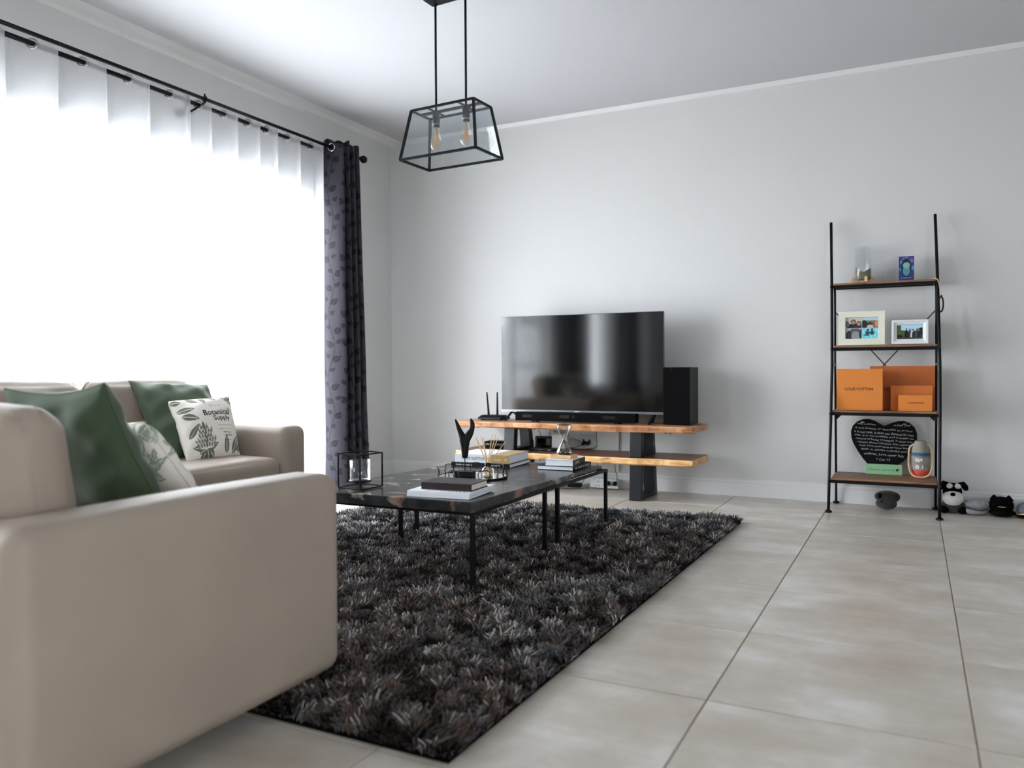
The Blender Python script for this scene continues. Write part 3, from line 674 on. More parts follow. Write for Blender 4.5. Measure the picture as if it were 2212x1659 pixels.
cushion('leaf_cushion', 'cream cushion with blurred leaf print in front of the big green cushion', (1.66, -3.90, .68), (1.955, -3.94, .705), (2.06, -3.80, .43), (1.72, -3.73, .43), .12, M['print'], .04, painter=botanical(2, (.1, .0), ((.50, .20),), ((.25, -.25, .6, .15, -.5), (.45, -.60, .5, .13, .3), (-.2, .1, .5, .15, 2.4)), 2.1), n=90, seed=12)

# ------------------------------------------------------------------ coffee table
zt = lambda y: .357 - (y + 2.85) * .022 / 1.4
t = thing('coffee_table', 'low coffee table with a dark petrified stone slab top on thin black legs', 'coffee table', (1.98, -2.15, 0))
out = []; r_ = random.Random(5)
def side(a, b_, n):
    for k in range(n):
        s_ = k / n; out.append((a[0] + (b_[0] - a[0]) * s_ + r_.uniform(-.003, .003), a[1] + (b_[1] - a[1]) * s_ + r_.uniform(-.003, .003)))
side((1.605, -2.91), (2.38, -2.885), 14); side((2.38, -2.885), (2.355, -1.45), 24); side((2.355, -1.45), (1.60, -1.45), 14); side((1.60, -1.45), (1.605, -2.91), 24)
V = []; n = len(out); cxy = (1.99, -2.17)
for x, y in out: V.append((x, y, .3175))
for x, y in out: V.append((x, y, zt(y) - .003))
for x, y in out: V.append((x + (cxy[0] - x) * .006, y + (cxy[1] - y) * .003, zt(y)))
F = [tuple(range(n))[::-1], tuple(range(2 * n, 3 * n))] + [(l * n + i, l * n + (i + 1) % n, (l + 1) * n + (i + 1) % n, (l + 1) * n + i) for l in (0, 1) for i in range(n)]
MB().add(V, F).build('slab_top', M['stone'], t)
f = MB(); a, b_, c_, d = 1.594, 2.380, -2.872, -1.424
f.box(a, b_, c_, c_ + .018, .304, .317).box(a, b_, d - .018, d, .304, .317).box(a, a + .018, c_ + .018, d - .018, .304, .317).box(b_ - .018, b_, c_ + .018, d - .018, .304, .317)
f.build('frame', M['black'], t, bevel=.001)
for x in (1.603, 2.371):
    for y in (-2.863, -2.215, -2.075, -1.433): B(x - .0085, x + .0085, y - .0085, y + .0085, .011, .304).build('leg', M['black'], t, bevel=.001)

def book(name, label, o, ang, w_, d, h, cover, pages, spine='front', letters=(), round_=0, top=None, ct=.0022, cat='book', group=None, halves=None):
    """o: near-left bottom corner; x runs along the near edge, y away"""
    xf = Matrix.Translation(o) @ Matrix.Rotation(ang, 4, 'Z'); t = thing(name, label, cat, tuple(o), group); c_ = MB(); e = .003
    def cov(x0, x1, m_, nm='cover'):
        q = MB(); q.box(x0, x1, 0, d, 0, ct, xf).box(x0, x1, 0, d, h - ct, h, xf)
        if spine == 'front': q.box(x0, x1, 0, ct, ct, h - ct, xf)
        if spine == 'right': q.box(x1 - ct, x1, 0, d, ct, h - ct, xf)
        return q.build(nm, m_, t, bevel=.0006)
    if halves:
        cov(0, w_ * halves[0], M[cover]); cov(w_ * halves[0] + .0004, w_, M[halves[1]])
    else: cov(0, w_, M[cover])
    p = MB(); p.box(e, w_ - (e if spine != 'right' else ct), (ct if spine == 'front' else e), d - e, ct, h - ct, xf); p.build('pages', M[pages], t)
    mb = MB(); lm = None
    for (s_, at, u, v, wd, ht, m2) in letters:
        tv, tf = text(s_, width=wd, height=ht)
        P3 = np.zeros((len(tv), 3))
        if at == 'front': P3[:, 0] = u + tv[:, 0]; P3[:, 1] = -.0006; P3[:, 2] = v + tv[:, 1]
        if at == 'right': P3[:, 1] = u + tv[:, 0]; P3[:, 0] = w_ + .0006; P3[:, 2] = v + tv[:, 1]
        if at == 'top': P3[:, 0] = u + tv[:, 0]; P3[:, 1] = v + tv[:, 1]; P3[:, 2] = h + .0006
        MB().add(P3, tf, xf).build('lettering', M[m2], t)
    return t
A6 = math.radians(6)
book('magazine', 'white magazine at the bottom of the pile under the burgundy book', (2.083, -2.868, .358), A6, .262, .262, .011, 'wcover', 'wpaper')
book('magazine', 'white magazine lying directly under the burgundy book', (2.084, -2.866, .3695), A6, .262, .258, .0115, 'wcover', 'wpaper', letters=[('ııııııı', 'top', .18, .03, .1, .012, 'ink')])
book('burgundy_book', 'thick burgundy leather book on top of the white magazines', (2.115, -2.815, .3815), math.radians(5), .215, .155, .027, 'leather', 'paper', ct=.0035)
A4 = math.radians(3.8)
book('black_book', 'black book with white spine lettering under the white and tan book', (1.65, -1.815, .341), A4, .335, .29, .020, 'bcover', 'wpaper', letters=[('shades of nature', 'front', .075, .010, .095, .010, 'inkw'), ('ıııııııııı', 'front', .245, .010, .07, .006, 'inkw')])
book('art_book', 'thick book with white and tan cover on the black book', (1.667, -1.805, .3615), A4, .31, .275, .043, 'wcover', 'wpaper', halves=(.66, 'gold'), letters=[('LOUIS VUITTON M', 'front', .118, .022, .155, .014, 'ink'), ('ICONS', 'front', .245, .018, .035, .010, 'inkw'), ('LV', 'front', .292, .02, .014, .012, 'inkw')])
book('black_spine_book', 'flat book with dark cover at the bottom of the hourglass pile', (2.125, -1.765, .341), math.radians(1), .195, .26, .021, 'navy', 'wpaper', 'right', letters=[('ııı ııııı ıı ıııııı', 'right', .13, .0105, .2, .008, 'inkw')])
book('white_book', 'white book with black spine right under the hourglass', (2.165, -1.755, .3625), math.radians(3), .148, .19, .031, 'wcover', 'wpaper', 'right', letters=[('CHANEL', 'right', .06, .0155, .07, .014, 'inkw')])
MBX = MB().box(.1475, .1495, 0.001, .189, .001, .030, Matrix.Translation((2.165, -1.755, .3625)) @ Matrix.Rotation(math.radians(3), 4, 'Z'))
_wb = [o for o in bpy.data.objects if o.name.startswith('white_book')][0]; MBX.build('spine', M['bcover'], _wb)
for o in list(_wb.children):
    if o.name.startswith('lettering'): o.location.x += .0022

def smooth_prof(pr):
    p = smoothpath([(r, 0, z) for r, z in pr], 4); return [(max(q[0], .0005), q[2]) for q in p]
# hourglass
t = thing('hourglass', 'clear glass hourglass on a pale wooden base, on the white book', 'hourglass', (2.236, -1.675, .3935))
B(2.178, 2.292, -1.722, -1.628, .3938, .412).build('base', M['lightwood'], t, bevel=.002)
cz = .4125; prof = [(.001, 0), (.03, .001), (.038, .006), (.039, .014), (.034, .030), (.019, .056), (.006, .074), (.004, .078), (.006, .082), (.019, .100), (.034, .126), (.039, .142), (.038, .149), (.030, .154), (.001, .155)]
inn = [(max(.0008, r - (.0022 if r > .008 else .0012)), min(max(z, .0022), .1528)) for r, z in prof][1:-1]
prof = smooth_prof(prof); inn = smooth_prof([(.0008, .0022)] + inn + [(.0008, .1528)])
MB().lathe(prof, (2.236, -1.675, cz), 40).lathe(inn[::-1], (2.236, -1.675, cz), 40).build('glass', M['rglass'], t, True)
MB().lathe([(.001, .0026), (.033, .003), (.033, .006), (.018, .011), (.001, .014)], (2.236, -1.675, cz), 28).build('sand', M['sand'], t, True)

# tray with wire loops
TX, TY, TZ = 2.005, -2.215, .349
t = thing('round_tray', 'round mirrored tray with black wire loops around its rim', 'tray', (TX, TY, TZ))
MB().lathe([(.001, 0), (.160, 0), (.163, .002), (.163, .007), (.160, .008), (.157, .007), (.157, .005), (.001, .005)], (TX, TY, TZ), 64).build('rim', M['black'], t, True)
MB().lathe([(.001, .0052), (.156, .0054), (.156, .0062), (.001, .0062)], (TX, TY, TZ), 48).build('mirror_plate', M['mirror'], t)
for k in range(7):
    a0 = 2 * math.pi * (k + .2) / 7; tx, ty = -math.sin(a0), math.cos(a0); cx, cy = TX + .162 * math.cos(a0), TY + .162 * math.sin(a0)
    hw, hh, rr_ = .028, .021, .02; pts = []
    for a in np.linspace(0, 2 * math.pi, 29)[:-1]:
        ex = hw * np.sign(math.cos(a)) * abs(math.cos(a)) ** .7; ez = hh * np.sign(math.sin(a)) * abs(math.sin(a)) ** .7
        bend = -.02 * (ex / .04) ** 2
        pts.append((cx + tx * ex + math.cos(a0) * (bend + .003), cy + ty * ex + math.sin(a0) * (bend + .003), TZ + .027 + ez))
    MB().tube(pts, .0021, 8, True).build('wire_loop', M['black'], t, True)
# sculpture
t = thing('horn_sculpture', 'black two-horned carved sculpture on a square block in the tray', 'sculpture', (1.985, -2.25, .355))
CRt = Vector((.894, .449, 0)); sc0 = Vector((1.992, -2.255, 0))
xf = Matrix.Translation((1.985, -2.25, 0)) @ Matrix.Rotation(math.radians(12), 4, 'Z')
MB().box(-.042, .042, -.032, .032, .356, .380, xf).build('base', M['sculpt'], t, bevel=.001)
MB().tube([(1.985, -2.25, .379), (1.985, -2.25, .45)], .0022, 8).build('stem', M['black'], t, True)
def sp_(d, z, y=0): return (1.985 + .894 * d, -2.25 + .449 * d, z)
s_ = MB()
s_.tube(smoothpath([sp_(-.001, .438), sp_(0, .45), sp_(.0, .475), sp_(-.004, .51), sp_(-.012, .54), sp_(-.024, .568), sp_(-.036, .60), sp_(-.043, .618)], 5), [ .006 + .0 * i for i in range(1)] * 0 or list(np.interp(np.linspace(0, 1, 36), [0, .08, .3, .5, .62, .8, 1], [.004, .013, .018, .019, .014, .009, .003])), 16)
s_.tube(smoothpath([sp_(.001, .46), sp_(.002, .49), sp_(.006, .52), sp_(.018, .545), sp_(.030, .568), sp_(.035, .592), sp_(.030, .612), sp_(.027, .622)], 5), list(np.interp(np.linspace(0, 1, 36), [0, .2, .45, .6, .8, 1], [.012, .018, .018, .013, .010, .002])), 16)
s_.build('horns', M['sculpt'], t, True)
# reed diffuser
t = thing('reed_diffuser', 'reed diffuser, clear bottle with black collar and wooden reeds, on the tray', 'diffuser', (2.085, -2.215, .355)); cx, cy = 2.085, -2.215
MB().lathe([(.001, 0), (.024, 0), (.0275, .004), (.0275, .034), (.022, .042), (.012, .046), (.012, .05)], (cx, cy, .3555), 28).build('bottle', M['cglass'], t, True)
MB().lathe([(.001, .001), (.024, .002), (.024, .012), (.001, .012)], (cx, cy, .3555), 20).build('oil', M['liquid'], t, True)
MB().lathe([(.013, .048), (.014, .049), (.014, .062), (.011, .063), (.006, .063)], (cx, cy, .3555), 24).build('collar', M['plast'], t, True)
for dp, z, dd in ((-.055, .535, .01), (-.046, .525, -.012), (-.029, .54, .0), (-.021, .536, .015), (.022, .550, -.01), (.038, .547, .005), (.048, .534, .012), (.083, .517, -.004)):
    top = (cx + .894 * dp - .449 * dd, cy + .449 * dp + .894 * dd, z); nk = (cx + .894 * dp * .05, cy + .449 * dp * .05, .412); bt = (cx - .894 * dp * .28, cy - .449 * dp * .28, .360)
    MB().tube([bt, nk, top], .0017, 6).build('reed', M['reed'], t, True)
# candle holder
t = thing('candle_holder', 'black wire cube candle holder with a clear glass cup', 'candle holder', (1.762, -2.742, .357))
cs = [(1.826, -2.822), (1.840, -2.690), (1.703, -2.658), (1.69, -2.790)]; f = MB(); z0, z1 = .3595, .500
for k in range(4):
    p, q = cs[k], cs[(k + 1) % 4]
    f.bar((*p, z0), (*q, z0), .005); f.bar((*p, z1), (*q, z1), .005)
    if k in (1, 3): f.bar((*p, z0), (*p, z1), .005)
f.bar((*cs[0], z0), (*cs[2], z0), .005); f.bar((*cs[0], z0), (*cs[0], z1), .005); f.build('wire_frame', M['black'], t)
MB().tube([(1.764, -2.740, z0), (1.764, -2.740, .380)], .006, 10).build('stem', M['black'], t, True)
MB().lathe([(.001, 0), (.044, 0), (.046, .002), (.046, .008), (.001, .008)], (1.764, -2.740, .379), 32).build('dish', M['black'], t, True)
MB().lathe([(.001, 0), (.040, 0), (.042, .003), (.042, .083), (.0405, .083), (.0405, .004), (.001, .003)], (1.764, -2.740, .3875), 40).build('glass_cup', M['cglass'], t, True)

# ------------------------------------------------------------------ media bench
t = thing('media_bench', 'two-tier live edge wood media bench on black trapezoid steel legs', 'tv bench', (1.75, -.31, 0))
def board(nm, x0, x1, y0, y1, z0, z1, mt, me_, seed, parent, flare=.012):
    r_ = random.Random(seed); nn = 48; V = []; ph = [r_.random() * 6 for _ in range(6)]
    def w1_(s_, k): return .006 * math.sin(5 * s_ + ph[k]) + .004 * math.sin(13 * s_ + ph[k + 1]) + .0025 * math.sin(31 * s_ + ph[k + 2])
    rows = []
    for lvl in range(4):   # 0 top,1 upper edge,2 lower edge,3 bottom
        row = []
        for i in range(nn + 1):
            s_ = i / nn; x = x0 + (x1 - x0) * s_
            fy = y0 + w1_(s_ * 3, 0); by = y1 + w1_(s_ * 3, 3) * .6; h = z1 - z0 + .003 * math.sin(9 * s_ + ph[2])
            dy = (0, -.003, flare * (.5 + .5 * math.sin(6 * s_ + ph[1])), flare * 1.4)[lvl]; z = (z1, z1 - .006, z1 - h * .8, z1 - h)[lvl]
            row.append(((x, fy + dy, z), (x, by - dy * .5, z)))
        rows.append(row)
    V = [p for row in rows for pr in row for p in pr]; W_ = (nn + 1) * 2; top = []; edge = []
    id_ = lambda l, i, k: l * W_ + i * 2 + k
    for i in range(nn):
        top.append((id_(0, i, 0), id_(0, i + 1, 0), id_(0, i + 1, 1), id_(0, i, 1))); top.append((id_(3, i, 1), id_(3, i + 1, 1), id_(3, i + 1, 0), id_(3, i, 0)))
        for l in range(3):
            edge.append((id_(l + 1, i, 0), id_(l + 1, i + 1, 0), id_(l, i + 1, 0), id_(l, i, 0))); edge.append((id_(l, i, 1), id_(l, i + 1, 1), id_(l + 1, i + 1, 1), id_(l + 1, i, 1)))
    for i, sg in ((0, 1), (nn, -1)):
        for l in range(3):
            q = (id_(l, i, 0), id_(l, i, 1), id_(l + 1, i, 1), id_(l + 1, i, 0)); edge.append(q if sg > 0 else q[::-1])
    mb = MB().add(V, top + edge); o = mb.build(nm, [M[mt], M[me_]], parent)
    for k, p in enumerate(o.data.polygons): p.material_index = 0 if k < len(top) else 1
    return o
board('top_board', .905, 2.605, -.515, -.10, .4415, .483, 'wood', 'wood', 3, t)
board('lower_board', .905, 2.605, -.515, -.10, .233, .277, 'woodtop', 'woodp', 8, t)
def legframe(x0, x1, z0, z1, yf0, yb0, yf1, yb1, th=.022):
    mb = MB()
    mb.hexa([(x0, yf0, z0), (x1, yf0, z0), (x1, yf0 + th * 2.6, z0), (x0, yf0 + th * 2.6, z0)], [(x0, yf1, z1), (x1, yf1, z1), (x1, yf1 + th * 2.6, z1), (x0, yf1 + th * 2.6, z1)])
    mb.hexa([(x0, yb0 - th * 2.6, z0), (x1, yb0 - th * 2.6, z0), (x1, yb0, z0), (x0, yb0, z0)], [(x0, yb1 - th * 2.6, z1), (x1, yb1 - th * 2.6, z1), (x1, yb1, z1), (x0, yb1, z1)])
    mb.box(x0, x1, yf0 + th * 2.4, yb0 - th * 2.4, z0, z0 + th).box(x0, x1, yf1 + th * 2.4, yb1 - th * 2.4, z1 - .012, z1)
    return mb
for x0, x1 in ((1.278, 1.356), (2.19, 2.268)):
    legframe(x0, x1, .001, .232, -.502, -.128, -.487, -.155).build('leg', M['legm'], t, bevel=.002)
    legframe(x0, x1, .278, .441, -.492, -.165, -.478, -.19).build('leg', M['legm'], t, bevel=.002)
for z, xs in ((.4405, (1.02, 1.06, 1.5, 1.9, 1.96, 2.42, 2.45)), (.232, (1.5, 1.54, 1.86, 1.9, 2.42, 2.45))):
    for x in xs: MB().lathe([(.005, -.005), (.007, 0)], (x, -.46, z), 10).build('screw', M['plast'], t)
# television
t = thing('television', 'large flat black television standing on the media bench', 'television', (1.757, -.28, .483))
X0, X1, Z0, Z1 = 1.158, 2.356, .546, 1.228
c_ = MB().box(X0, X1, -.283, -.258, Z0, Z1); c_.build('housing', M['bezel'], t, bevel=.003)
MB().rbox(X0 + .15, X1 - .15, -.258, -.215, Z0 + .02, Z1 - .22, .02).build('back_cover', M['plast'], t, True)
B(X0 + .004, X1 - .004, -.2865, -.2835, Z0 + .016, Z1 - .004).build('screen', M['screen'], t)
B(X0, X1, -.288, -.2835, Z0, Z0 + .0155).build('bottom_trim', M['silver'], t)
tv, tf = text('ıııııı', width=.034, height=.0075, bold=.01); MB().add(tv, tf, frame3((1.745, -.2886, Z0 + .008), (1, 0, 0), (0, 0, 1))).build('lettering', M['inkw'], t)
for x, d in ((1.234, 1), (2.29, -1)):
    f = MB(); f.bar((x, -.27, Z0), (x + .002 * d, -.385, .4865), .016, .008); f.bar((x, -.27, Z0), (x + .045 * d, -.17, .4865), .022, .008); f.build('foot', M['plast'], t)
# soundbar
t = thing('soundbar', 'long black soundbar lying in front of the television', 'soundbar', (1.76, -.37, .483))
MB().rbox(1.325, 2.205, -.405, -.335, .492, .552, .006, m=2, k=2).build('body', M['grille'], t, True)
B(1.335, 2.195, -.398, -.342, .5518, .5535).build('top_plate', M['plast'], t)
for x, w_ in ((1.42, .07), (1.70, .07), (1.765, .02), (2.02, .09)): B(x - w_ / 2, x + w_ / 2, -.4065, -.4045, .515, .535).build('driver_cover', M['plast'], t)
for x in (1.47, 2.07): B(x - .018, x + .018, -.40, -.34, .484, .492).build('foot', M['plast'], t)
# subwoofer
t = thing('subwoofer', 'tall black subwoofer box at the end of the bench beside the television', 'speaker', (2.46, -.24, .483))
B(2.372, 2.548, -.345, -.13, .487, .858).build('cabinet', M['plast'], t, bevel=.003)
B(2.374, 2.546, -.352, -.3455, .489, .856).build('grille', M['grille'], t, bevel=.002)
MB().lathe([(.001, 0), (.0025, 0), (.001, .001)], (0, 0, 0), 10).add([], []) if False else None
B(2.424, 2.428, -.3535, -.352, .838, .842).build('indicator', M['led'], t)
# routers and boxes
t = thing('router', 'black router with two upright antennas at the end of the top board', 'router', (1.12, -.30, .483))
b_ = MB(); pr = [(-.115, -.055), (-.09, -.075), (.09, -.075), (.115, -.055), (.12, .03), (.085, .075), (-.085, .075), (-.12, .03)]
n = len(pr); V = [(1.105 + x * .93, -.30 + y, .492) for x, y in pr] + [(1.105 + x * .93, -.30 + y, .503) for x, y in pr] + [(1.105 + x * .74, -.30 + y * .7, .520) for x, y in pr]
b_.add(V, [tuple(range(n))[::-1], tuple(range(2 * n, 3 * n))] + [(l * n + i, l * n + (i + 1) % n, (l + 1) * n + (i + 1) % n, (l + 1) * n + i) for l in (0, 1) for i in range(n)])
b_.build('body', M['plast'], t, bevel=.003)
for dx in (-.075, .075): B(1.105 + dx - .01, 1.105 + dx + .01, -.35, -.33, .4835, .492).build('foot', M['plast'], t)
for x, tx_ in ((1.050, 1.036), (1.122, 1.122)):
    MB().tube([(x, -.285, .505), (x, -.285, .53), (tx_, -.285, .685)], [.0075, .0085, .005], 10).build('antenna', M['plast'], t, True)
t = thing('oval_router', 'low oval black router at the left end of the lower board', 'router', (1.10, -.27, .278))
MB().rbox(1.02, 1.205, -.33, -.20, .2785, .330, .024, k=6).build('body', M['plast'], t, True)
tv, tf = text('ııı', width=.03, height=.008, shear=.2); MB().add(tv, tf, frame3((1.065, -.3306, .310), (1, 0, 0), (0, 0, 1))).build('lettering', M['wcable'], t)
t = thing('black_box', 'upright black electronics box behind the left bench leg', 'box', (1.45, -.20, .278))
MB().rbox(1.385, 1.525, -.21, -.16, .2785, .368, .008, m=2).build('body', M['plast'], t, True); B(1.40, 1.51, -.2112, -.2098, .29, .355).build('front_panel', M['screen'], t)
t = thing('black_adapter_box', 'small black box standing beside the left bench leg', 'box', (1.30, -.2, .278)); MB().rbox(1.262, 1.33, -.125, -.105, .2785, .33, .004, m=2).build('body', M['plast'], t, True); B(1.28, 1.31, -.1262, -.1248, .29, .31).build('front_panel', M['screen'], t)
t = thing('set_top_box', 'flat black set-top box with small lights on the lower board', 'set-top box', (1.50, -.3, .278))
MB().rbox(1.412, 1.60, -.36, -.27, .2785, .298, .004, m=2).build('body', M['plast'], t, True)
for x in (1.50, 1.56, 1.575): B(x - .003, x + .003, -.3612, -.36, .2865, .2895).build('indicator', M['plastw'], t)
t = thing('white_modem', 'upright white modem with a yellow-green stripe on the lower board', 'modem', (1.57, -.2, .278))
MB().rbox(1.52, 1.64, -.215, -.175, .2785, .398, .008, m=3).build('body', M['plastw'], t, True); B(1.53, 1.63, -.2165, -.2148, .385, .390).build('stripe', mat('yellow_stripe', '9a9a2c', .5), t)
for z in (.372, .363): B(1.531, 1.535, -.2165, -.2148, z, z + .004).build('indicator', M['inkw'], t)
# wall plugs, cables, power strip
def cable(label, pts, r=.0022, m_='cable', n=8):
    o = MB().tube(smoothpath(pts, n), r, 6).build('cable', M[m_], None, True); o2 = o; return tag(o2, label, 'cable')
t = thing('plug', 'two black plugs in the wall socket between the bench boards', 'plug', (1.70, -.05, .30))
for x in (1.700, 1.733): MB().tube([(x, -.032, .318), (x, -.055, .314), (x, -.07, .305)], [.016, .015, .007], 8).build('plug_body', M['plast'], t, True)
cable('thin black cable looping below the wall plugs on the lower board', [(1.700, -.07, .305), (1.67, -.11, .292), (1.62, -.13, .281), (1.68, -.14, .28), (1.74, -.13, .282), (1.79, -.10, .288), (1.80, -.05, .30)])
cable('black cable hanging down from the top board beside the wall socket', [(1.80, -.06, .44), (1.80, -.055, .36), (1.806, -.06, .33), (1.812, -.09, .29), (1.76, -.13, .281), (1.62, -.12, .281)])
cable('light grey cable arching from the white modem to the socket', [(1.63, -.19, .352), (1.66, -.12, .35), (1.695, -.06, .32), (1.71, -.05, .29), (1.70, -.10, .2815)], .003, 'wcable')
cable('black cable running down behind the left bench leg', [(1.375, -.14, .44), (1.385, -.13, .40), (1.405, -.13, .35), (1.40, -.14, .30), (1.38, -.16, .2805)])
cable('black cable hanging above the upright black box', [(1.475, -.13, .44), (1.47, -.12, .40), (1.468, -.14, .371)])
t = thing('power_strip', 'white multi-socket power strip on the floor against the baseboard', 'power strip', (1.87, -.06, .02))
xf = Matrix.Translation((1.87, -.075, .0)) @ Matrix.Rotation(math.radians(-8), 4, 'X')
MB().box(-.105, .105, -.02, .025, .004, .072, xf).build('body', M['plastw'], t, bevel=.003)
hm = MB()
for x, z in ((-.075, .062), (-.045, .048), (-.058, .02), (-.034, .02), (.012, .02), (.038, .02), (.062, .02), (.052, .044)): MB().lathe([(.0035, 0), (.0035, .001)], (0, 0, 0), 8); hm.add(*[(lambda v, f: (v, f))(*(lambda mb: (np.concatenate(mb.v), mb.f))(MB().lathe([(.0034, 0), (.0034, .0012)], (0, 0, 0), 8)))][0], xf @ Matrix.Translation((x, -.0202, z)) @ Matrix.Rotation(math.pi / 2, 4, 'X'))
hm.build('socket_holes', M['plast'], t)
for x, z in ((.030, .040), (.082, .040)):
    MB().rbox(-.013, .013, -.022, 0, -.015, .015, .007, m=2, xf=xf @ Matrix.Translation((x, -.02, z))).build('plug_body', M['plast'], t, True)
cable('black twin cable rising from the power strip plugs', [(1.905, -.113, .035), (1.93, -.118, .034), (1.952, -.115, .045), (1.965, -.09, .07), (1.958, -.07, .10), (1.94, -.05, .13), (1.935, -.05, .20)])
cable('black cable bending over the power strip towards the adapter', [(1.80, -.04, .20), (1.80, -.04, .115), (1.765, -.05, .10), (1.72, -.06, .07), (1.70, -.08, .032)])
t = thing('power_adapter', 'black power adapter brick on the floor beside the power strip', 'adapter', (1.645, -.09, 0)); MB().rbox(1.60, 1.695, -.115, -.065, .002, .033, .005, m=2).build('body', M['plast'], t, True); B(1.61, 1.66, -.1158, -.1148, .01, .026).build('sticker', M['screen'], t)
t = thing('white_adapter', 'small white adapter lying on the floor left of the black brick', 'adapter', (1.53, -.1, 0)); MB().rbox(1.50, 1.57, -.13, -.08, .002, .03, .006, m=2).build('body', M['plastw'], t, True); B(1.515, 1.555, -.1308, -.1298, .01, .022).build('sticker', M['wcable'], t)
cable('black cable lying in loops on the floor tiles behind the coffee table', [(1.50, -.18, .003), (1.44, -.22, .003), (1.40, -.17, .003), (1.46, -.14, .003), (1.56, -.20, .003), (1.66, -.19, .003), (1.73, -.14, .003), (1.76, -.12, .006), (1.78, -.16, .003)])
cable('short black cable from the adapter brick across the white adapter', [(1.60, -.09, .02), (1.575, -.11, .036), (1.53, -.10, .036), (1.49, -.07, .02), (1.45, -.10, .004)])

# ------------------------------------------------------------------ ladder shelf
t = thing('ladder_shelf', 'black metal ladder shelf with four wooden shelves leaning on the wall', 'shelf', (3.66, -.22, 0))
PT = [(0.0, -.41, .0), (.0, -.375, .19), (.002, -.30, .59), (.002, -.235, .86), (.0, -.21, .98), (-.006, -.13, 1.37), (-.014, -.045, 1.757)]
def post(xc): return [(xc + p[0] * 1.5, p[1], p[2] + .012 if i == 0 else p[2]) for i, p in enumerate(PT)]
for xc in (3.382, 3.958):
    MB().tube(post(xc), .0085, 12).build('post', M['black'], t, True)
    MB().lathe([(.018, 0), (.02, .004), (.018, .010), (.010, .014)], (xc, -.41, .0005), 20).build('foot', M['black'], t, True)
    s_ = 1 if xc < 3.6 else -1; xb_ = xc + .012 * s_
    MB().tube([(xb_, -.038, .012), (xb_, -.10, .62), (xb_ - .001, -.13, .86), (xb_ - .003, -.125, 1.30), (xb_ - .006, -.115, 1.36)], .007, 10).build('rear_post', M['black'], t, True)
    MB().lathe([(.018, 0), (.02, .004), (.018, .010), (.010, .014)], (xb_, -.040, .0005), 20).build('foot', M['black'], t, True)
    B(xb_ - .008, xb_ + .008, -.143, -.12, .862, .874).build('clip', M['silver'], t)
SH = [(.2, -.375, -.04, 'a'), (.595, -.295, -.10, 'b'), (.983, -.215, -.115, 'c'), (1.366, -.145, -.035, 'd')]
for z, y0, y1, _ in SH:
    dx = 0 if z < 1.2 else -.009
    B(3.393 + dx, 3.947 + dx, y0, y1, z - .012, z).build('shelf_board', M['shelfwood'], t, bevel=.002)
    f = MB(); f.box(3.388 + dx, 3.952 + dx, y0 - .002, y0 + .012, z - .030, z - .0125).box(3.388 + dx, 3.952 + dx, y1 - .012, y1 + .002, z - .030, z - .0125)
    f.box(3.388 + dx, 3.402 + dx, y0 + .012, y1 - .012, z - .030, z - .0125).box(3.938 + dx, 3.952 + dx, y0 + .012, y1 - .012, z - .030, z - .0125); f.build('shelf_frame', M['black'], t)
    for x in (3.380, 3.960): MB().lathe([(.006, -.004), (.007, 0), (.006, .004)], (x + dx, y0 - .012, z - .02), 10).build('bolt', M['black'], t)
z = .565
for x, s_ in ((3.402, 1), (3.938, -1)):
    MB().add([(x, -.12, z), (x + .035 * s_, -.12, z), (x, -.12, z - .035), (x, -.112, z), (x + .035 * s_, -.112, z), (x, -.112, z - .035)], [(0, 1, 2), (3, 5, 4), (0, 3, 4, 1), (1, 4, 5, 2), (2, 5, 3, 0)]).build('gusset', M['black'], t)
f = MB().bar((3.395, -.125, 1.19), (3.935, -.125, .555), .013, .006); f.build('cross_brace', M['black'], t)
MB().bar((3.945, -.118, 1.19), (3.400, -.118, .555), .013, .006).build('cross_brace', M['black'], t)
tag(MB().tube(smoothpath([(3.925, -.13, 1.368), (3.943, -.15, 1.366), (3.955, -.165, 1.34), (3.962, -.17, 1.29), (3.962, -.17, 1.26)], 8), .0025, 6).build('leather_cord', M['rope'], None, True), 'thin tan cord draped over the end of the top shelf', 'cord')
t = thing('hanging_band', 'dark round band hanging on the cord at the outer shelf post', 'band', (3.966, -.17, 1.22)); MB().tube([(3.966 + .012 * math.cos(a), -.165 + .0 , 1.215 + .045 * math.sin(a)) for a in np.linspace(0, 2 * math.pi, 25)[:-1]], .0045, 8, True).build('loop', M['sculpt'], t, True); B(3.96, 3.972, -.17, -.16, 1.252, 1.268).build('clasp', M['black'], t)

# orange boxes
def obox(label, x0, x1, y0, y1, z1, txt=None, z0=.596, mt='orange'):
    t = thing('orange_box', label, 'box', ((x0 + x1) / 2, (y0 + y1) / 2, z0)); zc = z0 + (z1 - z0) * 0
    B(x0 + .0015, x1 - .0015, y0 + .0015, y1, z0, z1 - .002).build('carton', M[mt], t, bevel=.001)
    d = MB(); d.box(x0, x1, y0, y0 + .0015, z0 + .001, z1).box(x0, x0 + .0015, y0 + .0015, y1, z1 - .03, z1).box(x1 - .0015, x1, y0 + .0015, y1, z1 - .03, z1); d.build('lid', M[mt], t)
    if txt:
        s_, cx, cz, wd, ht, al = txt; tv, tf = text(s_, width=wd, height=ht, bold=.012); MB().add(tv, tf, frame3((cx, y0 - .0006, cz), (1, 0, 0), (0, 0, 1))).build('lettering', M['ink'], t)
obox('big square orange box with dark lettering at the left of the shelf', 3.413, 3.664, -.268, -.200, .842, ('LOUIS VUITTON', 3.537, .723, .152, .0165, 'c'))
obox('widest orange box standing at the back behind the other orange boxes', 3.590, 3.938, -.142, -.104, .858, ('LOUIS VUITTON', 3.765, .722, .19, .019, 'c'), mt='orange2')
